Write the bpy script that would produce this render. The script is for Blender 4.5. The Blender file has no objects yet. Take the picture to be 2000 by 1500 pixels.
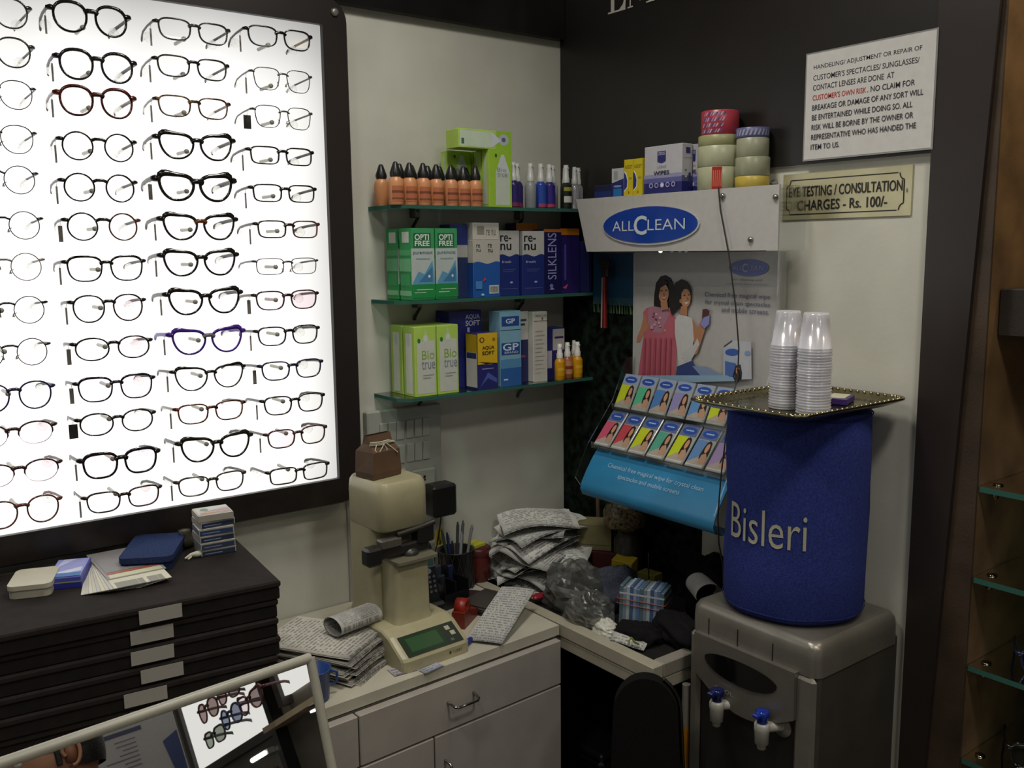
import bpy, math, random
from mathutils import Vector, Matrix
rnd = random.Random(7)
SC = bpy.context.scene
COL = SC.collection
R = math.radians
# ------------------------------------------------------------------ camera
CP = Vector((-1.62454, -1.90023, 1.62)); FPX = 1802.5
_y, _p, _r = R(37.3), R(8.26), R(-0.6)
_f = Vector((math.sin(_y)*math.cos(_p), math.cos(_y)*math.cos(_p), -math.sin(_p)))
_a = Vector((math.cos(_y), -math.sin(_y), 0)); _u0 = _a.cross(_f)
_rt = _a*math.cos(_r) + _u0*math.sin(_r); _up = _rt.cross(_f)
cam = bpy.data.cameras.new('camera'); cam.sensor_width = 36; cam.lens = FPX/2000*36
cam.clip_start = .02; cam.clip_end = 50
camo = bpy.data.objects.new('camera', cam); COL.objects.link(camo)
camo.matrix_world = Matrix(((_rt.x,_up.x,-_f.x,CP.x),(_rt.y,_up.y,-_f.y,CP.y),(_rt.z,_up.z,-_f.z,CP.z),(0,0,0,1)))
SC.camera = camo
# ------------------------------------------------------------------ world, lights, exposure
w = bpy.data.worlds.new('world'); SC.world = w; w.use_nodes = True
w.node_tree.nodes['Background'].inputs[0].default_value = (.75,.78,.85,1)
w.node_tree.nodes['Background'].inputs[1].default_value = .05
SC.view_settings.view_transform = 'Standard'; SC.view_settings.look = 'None'
SC.view_settings.gamma = 1; SC.view_settings.use_curve_mapping = False
SC.view_settings.exposure = 0.0
PANEL_E = 1.36            # brightness of the backlit display sheet
def area(name, loc, size, power, col, rot=(0,0,0), spread=180):
    l = bpy.data.lights.new(name, 'AREA'); l.size = size; l.energy = power; l.color = col; l.shape = 'DISK'
    l.spread = R(spread)
    o = bpy.data.objects.new(name, l); COL.objects.link(o); o.location = loc; o.rotation_euler = rot
LAMPS = [(-.72,-.68,13.5), (-.72,-1.80,17), (-1.60,-1.05,11), (-.75,-2.9,10), (-2.2,-2.8,9)]  # the last three, left and back, are lamps added for fill
for i,(x,y,p) in enumerate(LAMPS):
    area('downlight_lamp', (x,y,2.655), .26, p*.46, (1,.95,.86), spread=150)
# ------------------------------------------------------------------ helpers: measuring rays onto real planes
def ray(px, py): return _f + _rt*((px-1000)/FPX) - _up*((py-750)/FPX)
def A(px, py, off=0.):      # point on the plane off metres in front of the left (spectacle) wall
    d = ray(px,py); return CP + d*((-off-CP.y)/d.y)
def B(px, py, off=0.):      # the same for the right wall
    d = ray(px,py); return CP + d*((-off-CP.x)/d.x)
def Zp(px, py, z):
    d = ray(px,py); return CP + d*((z-CP.z)/d.z)
# ------------------------------------------------------------------ colours and materials
def lin(c):
    return tuple((v/12.92 if v <= .04045 else ((v+.055)/1.055)**2.4) for v in c)
def C(h):
    if isinstance(h, tuple): return h
    h = h.lstrip('#'); return lin(tuple(int(h[i:i+2],16)/255 for i in (0,2,4)))
MATS = {}
def mat(name, rough=.5, metal=0., noise=.06, nscale=40., bump=0., bscale=200., spec=.5, sheen=0., detail=3):
    m = bpy.data.materials.new(name); m.use_nodes = True; nt = m.node_tree; N = nt.nodes; Lk = nt.links
    b = N['Principled BSDF']; at = N.new('ShaderNodeAttribute'); at.attribute_name = 'Col'
    tc = N.new('ShaderNodeTexCoord'); nz = N.new('ShaderNodeTexNoise'); nz.inputs['Scale'].default_value = nscale
    nz.inputs['Detail'].default_value = detail
    Lk.new(tc.outputs['Object'], nz.inputs['Vector'])
    mr = N.new('ShaderNodeMapRange'); mr.inputs['To Min'].default_value = 1-noise*1.6; mr.inputs['To Max'].default_value = 1+noise*.8
    mr.inputs['From Min'].default_value=.3; mr.inputs['From Max'].default_value=.7
    Lk.new(nz.outputs['Fac'], mr.inputs['Value'])
    mx = N.new('ShaderNodeVectorMath'); mx.operation = 'SCALE'
    Lk.new(at.outputs['Color'], mx.inputs[0]); Lk.new(mr.outputs['Result'], mx.inputs['Scale'])
    Lk.new(mx.outputs[0], b.inputs['Base Color'])
    b.inputs['Roughness'].default_value = rough; b.inputs['Metallic'].default_value = metal
    b.inputs['Specular IOR Level'].default_value = spec
    if sheen: b.inputs['Sheen Weight'].default_value = sheen
    if bump:
        n2 = N.new('ShaderNodeTexNoise'); n2.inputs['Scale'].default_value = bscale; Lk.new(tc.outputs['Object'], n2.inputs['Vector'])
        bp = N.new('ShaderNodeBump'); bp.inputs['Strength'].default_value = bump; bp.inputs['Distance'].default_value = .002
        Lk.new(n2.outputs['Fac'], bp.inputs['Height']); Lk.new(bp.outputs[0], b.inputs['Normal'])
    MATS[name] = m; return m
mat('wall_paint', .55, noise=.07, nscale=5, bump=.15, bscale=90)
mat('laminate', .38, noise=.06, nscale=14)
mat('paint', .5); mat('plastic', .35, noise=.04); mat('gloss', .12, noise=.03); mat('print', .42, noise=.03, nscale=60)
mat('metal', .28, metal=1., noise=.1); mat('brushed', .33, metal=.5, noise=.12, nscale=12, bump=.1)
mat('chrome', .12, metal=1., noise=.03)
mat('brass', .22, metal=1., noise=.25, nscale=30, bump=.5, bscale=70)
mat('fabric', .95, noise=.22, nscale=260, bump=.5, bscale=600, spec=.15)
mat('wood', .45, noise=.3, nscale=9, bump=.2); mat('card', .75, noise=.1, nscale=30)
mat('dark_gloss', .18, noise=.25, nscale=8); mat('matte', .9, noise=.15, spec=.2)
mat('skin', .5, noise=.08, nscale=20, spec=.4); mat('hair', .6, noise=.4, nscale=90, bump=.6)
mat('foliage', .8, noise=.8, nscale=45, spec=.1, detail=9)
mat('tortoise', .2, noise=.9, nscale=140)
mat('pattern', .35, noise=.7, nscale=170, detail=6)
def paper(name, sx, sy, dark):
    m = bpy.data.materials.new(name); m.use_nodes = True; nt = m.node_tree; N = nt.nodes; L = nt.links
    b = N['Principled BSDF']; b.inputs['Roughness'].default_value = .8
    at = N.new('ShaderNodeAttribute'); at.attribute_name = 'Col'
    tc = N.new('ShaderNodeTexCoord'); sp = N.new('ShaderNodeSeparateXYZ'); L.new(tc.outputs['Generated'], sp.inputs[0])
    def mth(op, a, bb=None):
        n = N.new('ShaderNodeMath'); n.operation = op
        for i,v in enumerate((a,bb)):
            if v is None: continue
            if isinstance(v,(int,float)): n.inputs[i].default_value = v
            else: L.new(v, n.inputs[i])
        return n.outputs[0]
    row = mth('MULTIPLY', sp.outputs['Y'], sy); fr = mth('FRACT', row); fl = mth('FLOOR', row)
    cb = N.new('ShaderNodeCombineXYZ'); L.new(mth('MULTIPLY', sp.outputs['X'], sx), cb.inputs[0]); L.new(mth('MULTIPLY', fl, 7.3), cb.inputs[1])
    oi = N.new('ShaderNodeObjectInfo'); L.new(mth('MULTIPLY', oi.outputs['Random'], 50), cb.inputs[2])
    nz = N.new('ShaderNodeTexNoise'); nz.inputs['Scale'].default_value = 1; nz.inputs['Detail'].default_value = 3; L.new(cb.outputs[0], nz.inputs['Vector'])
    k = mth('MULTIPLY', mth('LESS_THAN', fr, .5), mth('GREATER_THAN', nz.outputs['Fac'], .47))
    ed = mth('MULTIPLY', mth('GREATER_THAN', sp.outputs['X'], .06), mth('LESS_THAN', sp.outputs['X'], .93))
    k = mth('MULTIPLY', mth('MULTIPLY', k, ed), .62)
    mx = N.new('ShaderNodeMixRGB'); L.new(k, mx.inputs[0]); L.new(at.outputs['Color'], mx.inputs[1]); mx.inputs[2].default_value = (*C(dark),1)
    L.new(mx.outputs[0], b.inputs['Base Color']); MATS[name] = m
paper('receipt', 34, 24, '#4a4b55'); paper('receipt_wide', 20, 18, '#3c3d48'); paper('label_paper', 14, 3, '#50505a')
def clear(name, tint, gl=.08, rough=.03, diff=0., glc=(1,1,1), emis=None):
    m = bpy.data.materials.new(name); m.use_nodes = True; nt = m.node_tree; N = nt.nodes; L = nt.links; N.clear()
    out = N.new('ShaderNodeOutputMaterial'); t = N.new('ShaderNodeBsdfTransparent')
    if tint is None:
        at = N.new('ShaderNodeAttribute'); at.attribute_name='Col'; L.new(at.outputs['Color'], t.inputs[0])
    else: t.inputs[0].default_value = (*tint,1)
    g = N.new('ShaderNodeBsdfGlossy'); g.inputs['Roughness'].default_value = rough; g.inputs['Color'].default_value=(*glc,1)
    fr = N.new('ShaderNodeLayerWeight'); fr.inputs['Blend'].default_value = .35
    mr = N.new('ShaderNodeMapRange'); mr.inputs['To Min'].default_value = gl*.5; mr.inputs['To Max'].default_value = min(1,gl*7)
    L.new(fr.outputs['Fresnel'], mr.inputs['Value'])
    mx = N.new('ShaderNodeMixShader'); L.new(mr.outputs[0], mx.inputs[0]); L.new(t.outputs[0], mx.inputs[1]); L.new(g.outputs[0], mx.inputs[2])
    last = mx
    if diff:
        d = N.new('ShaderNodeBsdfDiffuse'); d.inputs[0].default_value = (*glc,1)
        m2 = N.new('ShaderNodeMixShader'); m2.inputs[0].default_value = diff; L.new(mx.outputs[0], m2.inputs[1]); L.new(d.outputs[0], m2.inputs[2]); last = m2
    L.new(last.outputs[0], out.inputs[0]); MATS[name] = m
clear('lens', None, .035, .12); clear('shelf_glass', (.62,.75,.70), .16); clear('glass_edge', (.10,.26,.21), .2, .1, .35, (.10,.32,.26))
clear('acrylic', (.94,.95,.95), .05, .06); clear('frosted', (.9,.9,.93), .1, .15, .16, (.9,.9,.96))
clear('polybag', (.50,.50,.48), .07, .22, .10, (.5,.51,.49)); clear('cup_plastic', (.97,.97,.98), .09, .15, .26, (.95,.95,1))
def emis(name, col, s, var=None):
    m = bpy.data.materials.new(name); m.use_nodes = True; nt = m.node_tree; N = nt.nodes; L = nt.links; N.clear()
    o = N.new('ShaderNodeOutputMaterial'); e = N.new('ShaderNodeEmission'); e.inputs[0].default_value = (*col,1); e.inputs[1].default_value = s
    if var:
        # the tubes behind the sheet light its middle more than its rim
        tc = N.new('ShaderNodeTexCoord'); sp = N.new('ShaderNodeSeparateXYZ'); L.new(tc.outputs['Generated'], sp.inputs[0])
        def mth(op,a,b=None):
            n = N.new('ShaderNodeMath'); n.operation = op
            for i,v in enumerate((a,b)):
                if v is None: continue
                if isinstance(v,(int,float)): n.inputs[i].default_value = v
                else: L.new(v, n.inputs[i])
            return n.outputs[0]
        def sm(v,a,b):
            n = N.new('ShaderNodeMapRange'); n.interpolation_type='SMOOTHSTEP'; n.inputs['From Min'].default_value=a; n.inputs['From Max'].default_value=b
            L.new(v,n.inputs['Value']); return n.outputs[0]
        ku = sm(mth('SUBTRACT', 1., sp.outputs['Z']), -.10, .22); kd = sm(sp.outputs['Z'], -.40, .16); kr = sm(mth('SUBTRACT', 1., sp.outputs['X']), -.12, .16)
        k = mth('MULTIPLY', mth('MULTIPLY', ku, kd), kr)
        wv = mth('MULTIPLY', mth('SINE', mth('MULTIPLY', sp.outputs['X'], 34.)), .06)
        k = mth('ADD', mth('MULTIPLY', mth('ADD', k, mth('MULTIPLY', wv, k)), .80), .20)
        L.new(mth('MULTIPLY', k, s), e.inputs[1])
    L.new(e.outputs[0], o.inputs[0]); MATS[name] = m
emis('backlight', (1,.985,.955), PANEL_E, True); emis('led', (1,.96,.88), 14); emis('backlight_plain', (1,.99,.93), 1.0)
emis('led_small', (1,.97,.9), 3)
m = mat('mirror', .01, metal=1., noise=0.)
# ------------------------------------------------------------------ mesh builder
TXT = {}
def text_geo(s, bold=0.):
    key = (s,bold)
    if key in TXT: return TXT[key]
    cu = bpy.data.curves.new('t','FONT'); cu.body = s; cu.resolution_u = 3; cu.offset = bold; cu.size = 1
    ob = bpy.data.objects.new('t',cu); COL.objects.link(ob)
    me = bpy.data.meshes.new_from_object(ob)
    v = [(p.co.x,p.co.y) for p in me.vertices]; f = [tuple(p.vertices) for p in me.polygons]
    bpy.data.objects.remove(ob); bpy.data.curves.remove(cu); bpy.data.meshes.remove(me)
    x0=min(a[0] for a in v); x1=max(a[0] for a in v); y0=min(a[1] for a in v); y1=max(a[1] for a in v)
    r = [((a[0]-x0)/(x1-x0),(a[1]-y0)/(y1-y0)) for a in v]
    TXT[key] = (r,f,(x1-x0)/(y1-y0)); return TXT[key]
class MB:
    def __init__(s): s.v=[]; s.f=[]; s.c=[]; s.s=[]; s.T=None
    def add(s, vs, fs, col, smooth=False):
        n=len(s.v); col=C(col) if not isinstance(col,list) else col
        s.v += [ (s.T @ Vector(p)) if s.T else Vector(p) for p in vs]
        for i,f in enumerate(fs):
            s.f.append(tuple(n+k for k in f)); s.c.append(C(col[i]) if isinstance(col,list) else col); s.s.append(smooth)
        return s
    def box(s,x0,x1,y0,y1,z0,z1,col,b=0.):
        if b<=0:
            vs=[(x,y,z) for x in (x0,x1) for y in (y0,y1) for z in (z0,z1)]
            return s.add(vs,[(0,1,3,2),(4,6,7,5),(0,4,5,1),(2,3,7,6),(0,2,6,4),(1,5,7,3)],col)
        b=min(b,(x1-x0)*.49,(y1-y0)*.49,(z1-z0)*.49); vs=[]; idx={}
        for i,(x,sx) in enumerate(((x0,1),(x1,-1))):
            for j,(y,sy) in enumerate(((y0,1),(y1,-1))):
                for k,(z,sz) in enumerate(((z0,1),(z1,-1))):
                    for a,p in enumerate(((x,y+sy*b,z+sz*b),(x+sx*b,y,z+sz*b),(x+sx*b,y+sy*b,z))):
                        idx[i,j,k,a]=len(vs); vs.append(p)
        I=idx; F=[]
        for i in (0,1):
            F.append((I[i,0,0,0],I[i,0,1,0],I[i,1,1,0],I[i,1,0,0])); F.append((I[0,i,0,1],I[1,i,0,1],I[1,i,1,1],I[0,i,1,1]))
            F.append((I[0,0,i,2],I[0,1,i,2],I[1,1,i,2],I[1,0,i,2]))
        for j in (0,1):
            for k in (0,1):
                F.append((I[0,j,k,1],I[1,j,k,1],I[1,j,k,2],I[0,j,k,2])); F.append((I[j,0,k,0],I[j,1,k,0],I[j,1,k,2],I[j,0,k,2]))
                F.append((I[j,k,0,0],I[j,k,1,0],I[j,k,1,1],I[j,k,0,1]))
        for i in (0,1):
            for j in (0,1):
                for k in (0,1): F.append((I[i,j,k,0],I[i,j,k,1],I[i,j,k,2]))
        return s.add(vs,F,col)
    def lathe(s,prof,col,n=20,c=(0,0,0),cols=None,close=False):
        vs=[];fs=[];cc=[]
        for r,z in prof:
            for k in range(n):
                a=2*math.pi*k/n; vs.append((c[0]+r*math.cos(a),c[1]+r*math.sin(a),c[2]+z))
        m=len(prof); rng = range(m if close else m-1)
        for i in rng:
            j=(i+1)%m
            for k in range(n):
                fs.append((i*n+k,i*n+(k+1)%n,j*n+(k+1)%n,j*n+k)); cc.append(cols[i] if cols else col)
        s.add(vs,fs,cc,True)
        if not close:
            for i in (0,m-1):
                if prof[i][0]>1e-6: s.add([vs[i*n+k] for k in range(n)],[tuple(range(n))],cc[0] if i==0 else cc[-1])
        return s
    def tube(s,pts,r,col,n=6,caps=True,flat=1.):
        pts=[Vector(p) for p in pts]; vs=[];fs=[]; rr = r if isinstance(r,(list,tuple)) else [r]*len(pts)
        pu=None
        for i,p in enumerate(pts):
            d=(pts[min(i+1,len(pts)-1)]-pts[max(i-1,0)]); d=d.normalized() if d.length>1e-9 else Vector((0,0,1))
            u=(Vector((0,0,1)) if abs(d.z)<.95 else Vector((0,1,0))) if pu is None else pu
            a=d.cross(u).normalized(); u2=a.cross(d).normalized(); pu=u2
            for k in range(n):
                t=2*math.pi*(k+.5)/n; vs.append(p+a*(rr[i]*math.cos(t)*flat)+u2*(rr[i]*math.sin(t)))
        for i in range(len(pts)-1):
            for k in range(n): fs.append((i*n+k,i*n+(k+1)%n,(i+1)*n+(k+1)%n,(i+1)*n+k))
        s.add(vs,fs,col,n>4)
        if caps: s.add(vs[:n],[tuple(range(n))],col); s.add(vs[-n:],[tuple(range(n))],col)
        return s
    def prism(s,poly,h,col,axis='z',at=0.,smooth=False):
        # 2D outline extruded by h along an axis
        def P(a,b,c): return {'z':(a,b,c),'y':(a,c,b),'x':(c,a,b)}[axis]
        n=len(poly); vs=[P(a,b,at) for a,b in poly]+[P(a,b,at+h) for a,b in poly]
        s.add(vs,[(i,(i+1)%n,n+(i+1)%n,n+i) for i in range(n)],col,smooth)
        s.add(vs[:n],[tuple(range(n))],col); s.add(vs[n:],[tuple(range(n))],col); return s
    def build(s,name,material,parent=None):
        me=bpy.data.meshes.new(name); me.from_pydata([tuple(p) for p in s.v],[],s.f)
        ca=me.color_attributes.new('Col','FLOAT_COLOR','CORNER'); d=[]
        for p in me.polygons:
            c=s.c[p.index]; d += [c[0],c[1],c[2],1.]*p.loop_total
        ca.data.foreach_set('color',d); me.polygons.foreach_set('use_smooth',s.s)
        me.materials.append(MATS[material]); me.validate(); me.update()
        o=bpy.data.objects.new(name,me); COL.objects.link(o)
        if parent: o.parent=parent
        return o
def tag(o,label=None,cat=None,group=None,kind=None):
    if label: o['label']=label
    if cat: o['category']=cat
    if group: o['group']=group
    if kind: o['kind']=kind
    return o
def thing(name,label,cat,loc=(0,0,0),rz=0,group=None,kind=None):
    o=bpy.data.objects.new(name,None); COL.objects.link(o); o.location=loc; o.rotation_euler=(0,0,rz); o.empty_display_size=.02
    return tag(o,label,cat,group,kind)
def place(o,loc,rz=0,rot=None):
    o.location=loc; o.rotation_euler=rot if rot else (0,0,rz); return o
def simple(name,mb,m,label,cat,loc=(0,0,0),rz=0,group=None,rot=None):
    o=mb.build(name,m); place(o,loc,rz,rot); return tag(o,label,cat,group)
def struct(name,mb,m): return tag(mb.build(name,m),kind='structure')
class PR(MB):
    """flat printing on a face: frame(O,U,V) with U,V spanning the whole face; coordinates 0..1"""
    def frame(s,O,U,V,up=.00035):
        s.O=Vector(O);s.U=Vector(U);s.V=Vector(V);s.N=s.U.cross(s.V).normalized();s.L=up;s.up=up;s.map=None;return s
    def P(s,x,y):
        return s.O+s.U*x+s.V*y+s.N*s.L if not s.map else s.map(x,y,s.L)
    def poly(s,pts,col): s.add([s.P(*p) for p in pts],[tuple(range(len(pts)))],col); s.L+=s.up*.35; return s
    def rect(s,x0,y0,x1,y1,col): return s.poly([(x0,y0),(x1,y0),(x1,y1),(x0,y1)],col)
    def ell(s,cx,cy,rx,ry,col,n=20): return s.poly([(cx+rx*math.cos(2*math.pi*k/n),cy+ry*math.sin(2*math.pi*k/n)) for k in range(n)],col)
    def text(s,t,x0,y0,x1,y1,col,bold=.0):
        v,f,_=text_geo(t,bold); s.add([s.P(x0+(x1-x0)*a,y0+(y1-y0)*b) for a,b in v],f,col); s.L+=s.up*.35; return s
def carton(name,label,w,d,h,loc,rz,col,pr=None,group=None,cat='box',top=None,m='print',rot=None):
    """a folded carton, base centre at its origin; front face is local -Y"""
    mb=MB(); mb.box(-w/2,w/2,-d/2,d/2,0,h,col,.0012)
    if top: mb.add([(-w/2+.001,-d/2+.001,h+.0002),(w/2-.001,-d/2+.001,h+.0002),(w/2-.001,d/2-.001,h+.0002),(-w/2+.001,d/2-.001,h+.0002)],[(0,1,2,3)],top)
    o=simple(name,mb,m,label,cat,loc,rz,group,rot)
    if pr:
        q=PR()
        def face(k):
            if k=='front': q.frame((-w/2,-d/2,0),(w,0,0),(0,0,h))
            elif k=='left': q.frame((-w/2,d/2,0),(0,-d,0),(0,0,h))
            elif k=='right': q.frame((w/2,-d/2,0),(0,d,0),(0,0,h))
            elif k=='top': q.frame((-w/2,-d/2,h),(w,0,0),(0,d,0),.0004)
            return q
        pr(face); q.build('print','print',o)
    return o
def lerp(a,b,t): return a+(b-a)*t
def copy_tree(o,parent=None):
    c=o.copy(); COL.objects.link(c)
    if parent: c.parent=parent
    for ch in list(o.children): copy_tree(ch,c)
    return c
ORD=['first','second','third','fourth','fifth','sixth','seventh','eighth','ninth','tenth','eleventh','twelfth','thirteenth']
#==SETTING==
WZ=2.70
def slab(*a,col='#b9b7b0',b=0): return MB().box(*a,col,b)
struct('wall_left', slab(-3.3,0,0,.08,0,WZ,col='#cbcbc0'),'wall_paint')
struct('wall_right', slab(0,.08,-1.124,.08,0,WZ,col='#cdccc0'),'wall_paint')
struct('wall_back', slab(-3.3,.4,-4.48,-4.4,0,WZ,col='#bdbdb8'),'wall_paint')
struct('wall_far_left', slab(-3.38,-3.3,-4.4,.08,0,WZ,col='#bdbdb8'),'wall_paint')
struct('wall_right_rear', slab(0,.08,-4.4,-2.05,0,WZ,col='#6f6a60'),'laminate')
mb=MB(); mb.box(0,.36,-1.132,-1.124,0,WZ,'#6a5236'); mb.box(.34,.36,-2.05,-1.124,0,WZ,'#5a452e'); mb.box(0,.36,-2.07,-2.05,0,WZ,'#4d3b2a')
struct('wall_recess',mb,'wood')
fl=thing('floor',None,None,kind='structure')
mb=MB(); mb.box(-3.3,.36,-4.4,0,-.05,-.004,'#2a2826'); mb.build('grout_bed','matte',fl)
tl=MB(); tl.box(-.298,.298,-.298,.298,-.004,0,'#77736c',.001); t0=tl.build('tile','dark_gloss',fl)
first=True
for i in range(6):
    for j in range(8):
        x=-3.0+.6*i; y=-.3-.6*j
        if y<-4.3: continue
        if first: o=t0; first=False
        else: o=t0.copy(); COL.objects.link(o)
        o.location=(x,y,0)
struct('ceiling', slab(-3.3,.4,-4.4,.08,WZ,WZ+.05,col='#d2cfc6'),'wall_paint')
# dark fascia above the left wall panel and dark cladding of the right wall
struct('trim_1', slab(-3.3,-.012,-.022,0,2.152,WZ,col='#1c1b1b'),'dark_gloss')
mb=MB(); mb.box(-.010,0,-1.02,-.002,1.784,WZ,'#1e1b19'); mb.box(-.010,0,-.66,-.002,1.612,1.784,'#1e1b19'); struct('trim_2',mb,'laminate')
struct('trim_3', MB().prism([(-1.02,0),(-1.048,0),(-1.126,2.05),(-1.126,WZ),(-1.02,WZ)],.010,'#2a2320',axis='x',at=-.0165),'laminate')
struct('trim_4', slab(-.006,0,-1.132,-1.02,0,WZ,col='#43362a'),'wood')
mb=MB(); mb.box(-.05,0,-2.798,-2.765,.0,WZ,'#141414'); mb.box(-.06,0,-2.12,-2.05,0,WZ,'#141414'); struct('trim_5',mb,'dark_gloss')

# wall vertical joint strip below the spectacle panel
struct('trim_7', slab(-.668,-.655,-.006,0,.80,1.06,col='#a3a19c'),'wall_paint')
# lettering EMP high on the right wall
g=PR(); g.frame((0,0,0),(0,-1,0),(0,0,1))
def serif_word():
    q=PR(); q.frame((-.0105,-.182,2.183),(0,-1,0),(0,0,1),.0004); W='#c9c6c0'
    # E
    q.rect(0,0,.06,.004,W); q.rect(.010,0,.022,.14,W); q.rect(0,.136,.058,.14,W); q.rect(.02,.068,.042,.072,W)
    q.poly([(.038,.003),(.06,.003),(.062,.032),(.058,.032),(.052,.014)],W); q.poly([(.05,.136),(.058,.136),(.06,.112),(.057,.112)],W); q.poly([(.036,.062),(.042,.056),(.042,.084),(.036,.078)],W)
    # M
    q.rect(.068,0,.086,.003,W); q.rect(.075,0,.079,.14,W); q.poly([(.075,.14),(.094,.14),(.118,.028),(.108,.010)],W)
    q.poly([(.108,.010),(.113,.010),(.147,.14),(.142,.14)],W); q.rect(.138,0,.150,.14,W); q.rect(.130,0,.158,.003,W); q.rect(.068,.137,.085,.14,W); q.rect(.142,.137,.156,.14,W)
    # P
    q.rect(.166,0,.194,.003,W); q.rect(.174,0,.186,.14,W); q.rect(.166,.137,.210,.14,W)
    q.poly([(.186,.14),(.215,.137),(.228,.122),(.230,.104),(.224,.086),(.208,.074),(.186,.070),(.186,.074),(.204,.078),(.214,.09),(.217,.104),(.213,.122),(.203,.134),(.186,.1365)],W)
    return q
tag(serif_word().build('wall_lettering','gloss'),'white serif capital letters at the top of the dark right wall','sign')
# landscape poster behind the stand
po=simple('landscape_poster',MB().box(-.003,0,-.50,-.004,.02,1.610,'#14181a'),'print','large poster of dark green meadow under deep blue sky in the corner','poster')
q=PR(); q.frame((-.003,-.004,.02),(0,-.496,0),(0,0,1.59),.0003)
q.rect(0,0,1,.93,'#16211a'); q.build('grass_picture','foliage',po)
q=PR(); q.frame((-.0032,-.004,.02),(0,-.496,0),(0,0,1.59),.0003)
q.rect(.24,.925,1,1,'#16405e'); q.rect(.24,.918,1,.930,'#2e5468')
for k in range(40):
    x=.24+.75*k/40+rnd.uniform(0,.012); q.poly([(x,.905),(x+.012,.905),(x+.006+rnd.uniform(-.01,.01),.922+rnd.uniform(0,.006))],rnd.choice(['#5d7a55','#7f8f60','#3e5a3a']))
q.build('sky_picture','print',po)
for i,(x,y,p) in enumerate(LAMPS):
    t=thing('ceiling_downlight',['round ceiling downlight nearest the corner','round ceiling downlight beside the niche','added round ceiling fill light in front of the spectacle board','added round ceiling fill light near the mirrored sunglasses board','added round ceiling fill light at the back left of the shop'][i],'light',(x,y,WZ-.03))
    MB().lathe([(.055,.03),(.075,.03),(.075,.0),(.068,-.004),(.055,.004)],'#d8d6d0',24,close=True).build('trim_ring','plastic',t)
    MB().lathe([(.055,.012),(0,.012)],'#ffffff',24).build('diffuser','led',t)
#==PANEL==
dp=thing('lit_display_panel','large backlit white spectacle display board with dark rounded frame','display board',(0,0,0))
PX0,PX1,PZ0,PZ1=-1.90,-.707,1.115,2.093; OX0,OX1,OZ0,OZ1=-1.96,-.649,1.057,2.152
MB().box(PX0-.01,PX1+.01,-.040,-.028,PZ0-.01,PZ1+.01,'#ffffff').build('backlit_sheet','backlight',dp)
def rrect(x0,x1,z0,z1,r,n=8,rs=(1,1,1,1)):
    pts=[]
    for (cx,cz,a0,k) in ((x1-r,z1-r,0,0),(x0+r,z1-r,90,1),(x0+r,z0+r,180,2),(x1-r,z0+r,270,3)):
        rr=r*rs[k]; cx2=cx+(r-rr)*(1 if cx>0.5*(x0+x1) else -1); cz2=cz+(r-rr)*(1 if cz>0.5*(z0+z1) else -1)
        for i in range(n+1):
            a=R(a0+90*i/n); pts.append((cx2+rr*math.cos(a),cz2+rr*math.sin(a)))
    return pts
def ring(mb,outer,inner,y0,y1,col,ch=.003):
    n=len(outer); vs=[]
    for (ol,y) in ((outer,y1),(outer,y0+ch),(outer,y0),(inner,y0),(inner,y1)):
        for i,(x,z) in enumerate(ol):
            if ol is outer and y==y0:
                x+= (inner[i][0]-x)*.05; z+=(inner[i][1]-z)*.05
            vs.append((x,y,z))
    fs=[]
    for k in range(5):
        j=(k+1)%5
        for i in range(n): fs.append((k*n+i,k*n+(i+1)%n,j*n+(i+1)%n,j*n+i))
    mb.add(vs,fs,col); return mb
fr=MB(); ring(fr,rrect(OX0,OX1,OZ0,OZ1,.05),rrect(PX0,PX1,PZ0,PZ1,.05,rs=(.05,.05,.05,.05)),-.052,0,'#211b19')
fr.build('frame','laminate',dp)
MB().box(OX0+.03,OX1-.03,-.028,0,OZ0+.03,OZ1-.03,'#3a3531').build('light_box','laminate',dp)
for (x,z) in ((-.678,2.121),(-.678,1.086),(-1.93,2.121),(-1.93,1.086)):
    m1=MB(); m1.T=Matrix.Translation((x,-.052,z))@Matrix.Rotation(R(90),4,'X'); m1.lathe([(.0085,0),(.0085,.003),(.005,.005),(0,.005)],'#8a8680',16); m1.build('screw','brushed',dp)
#--- spectacles
def outline(kind,n=30):
    P={'round':(.0455,.0445,2.0,0,0),'panto':(.0475,.0445,2.25,.10,0),'oval':(.0520,.0370,2.2,.04,0),'rect':(.0525,.0300,4.0,.05,0),
       'square':(.0490,.0350,3.2,.10,0),'cateye':(.0545,.0400,2.3,.20,.0080),'wayfarer':(.0520,.0400,2.8,.12,0.001),'navigator':(.0470,.0400,3.2,.14,0),
       'softrect':(.0520,.0340,3.0,.10,.001)}[kind]
    w,h,p,tp,lift=P; pts=[]
    for k in range(n):
        a=2*math.pi*k/n; ca,sa=math.cos(a),math.sin(a)
        x=w/2*math.copysign(abs(ca)**(2/p),ca); z=h/2*math.copysign(abs(sa)**(2/p),sa)
        x*=1+tp*z/(h/2); o=max(0,x/(w/2)); z+=lift*o*o*(.65+.35*sa); pts.append((x,z))
    return pts,w,h
LENSC={'c':(.97,.97,.96),'p':(.97,.84,.88),'v':(.92,.88,.97),'s':(.35,.25,.25),'b':(.25,.28,.4),'g':(.3,.33,.28),'o':(.8,.4,.1)}
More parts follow.
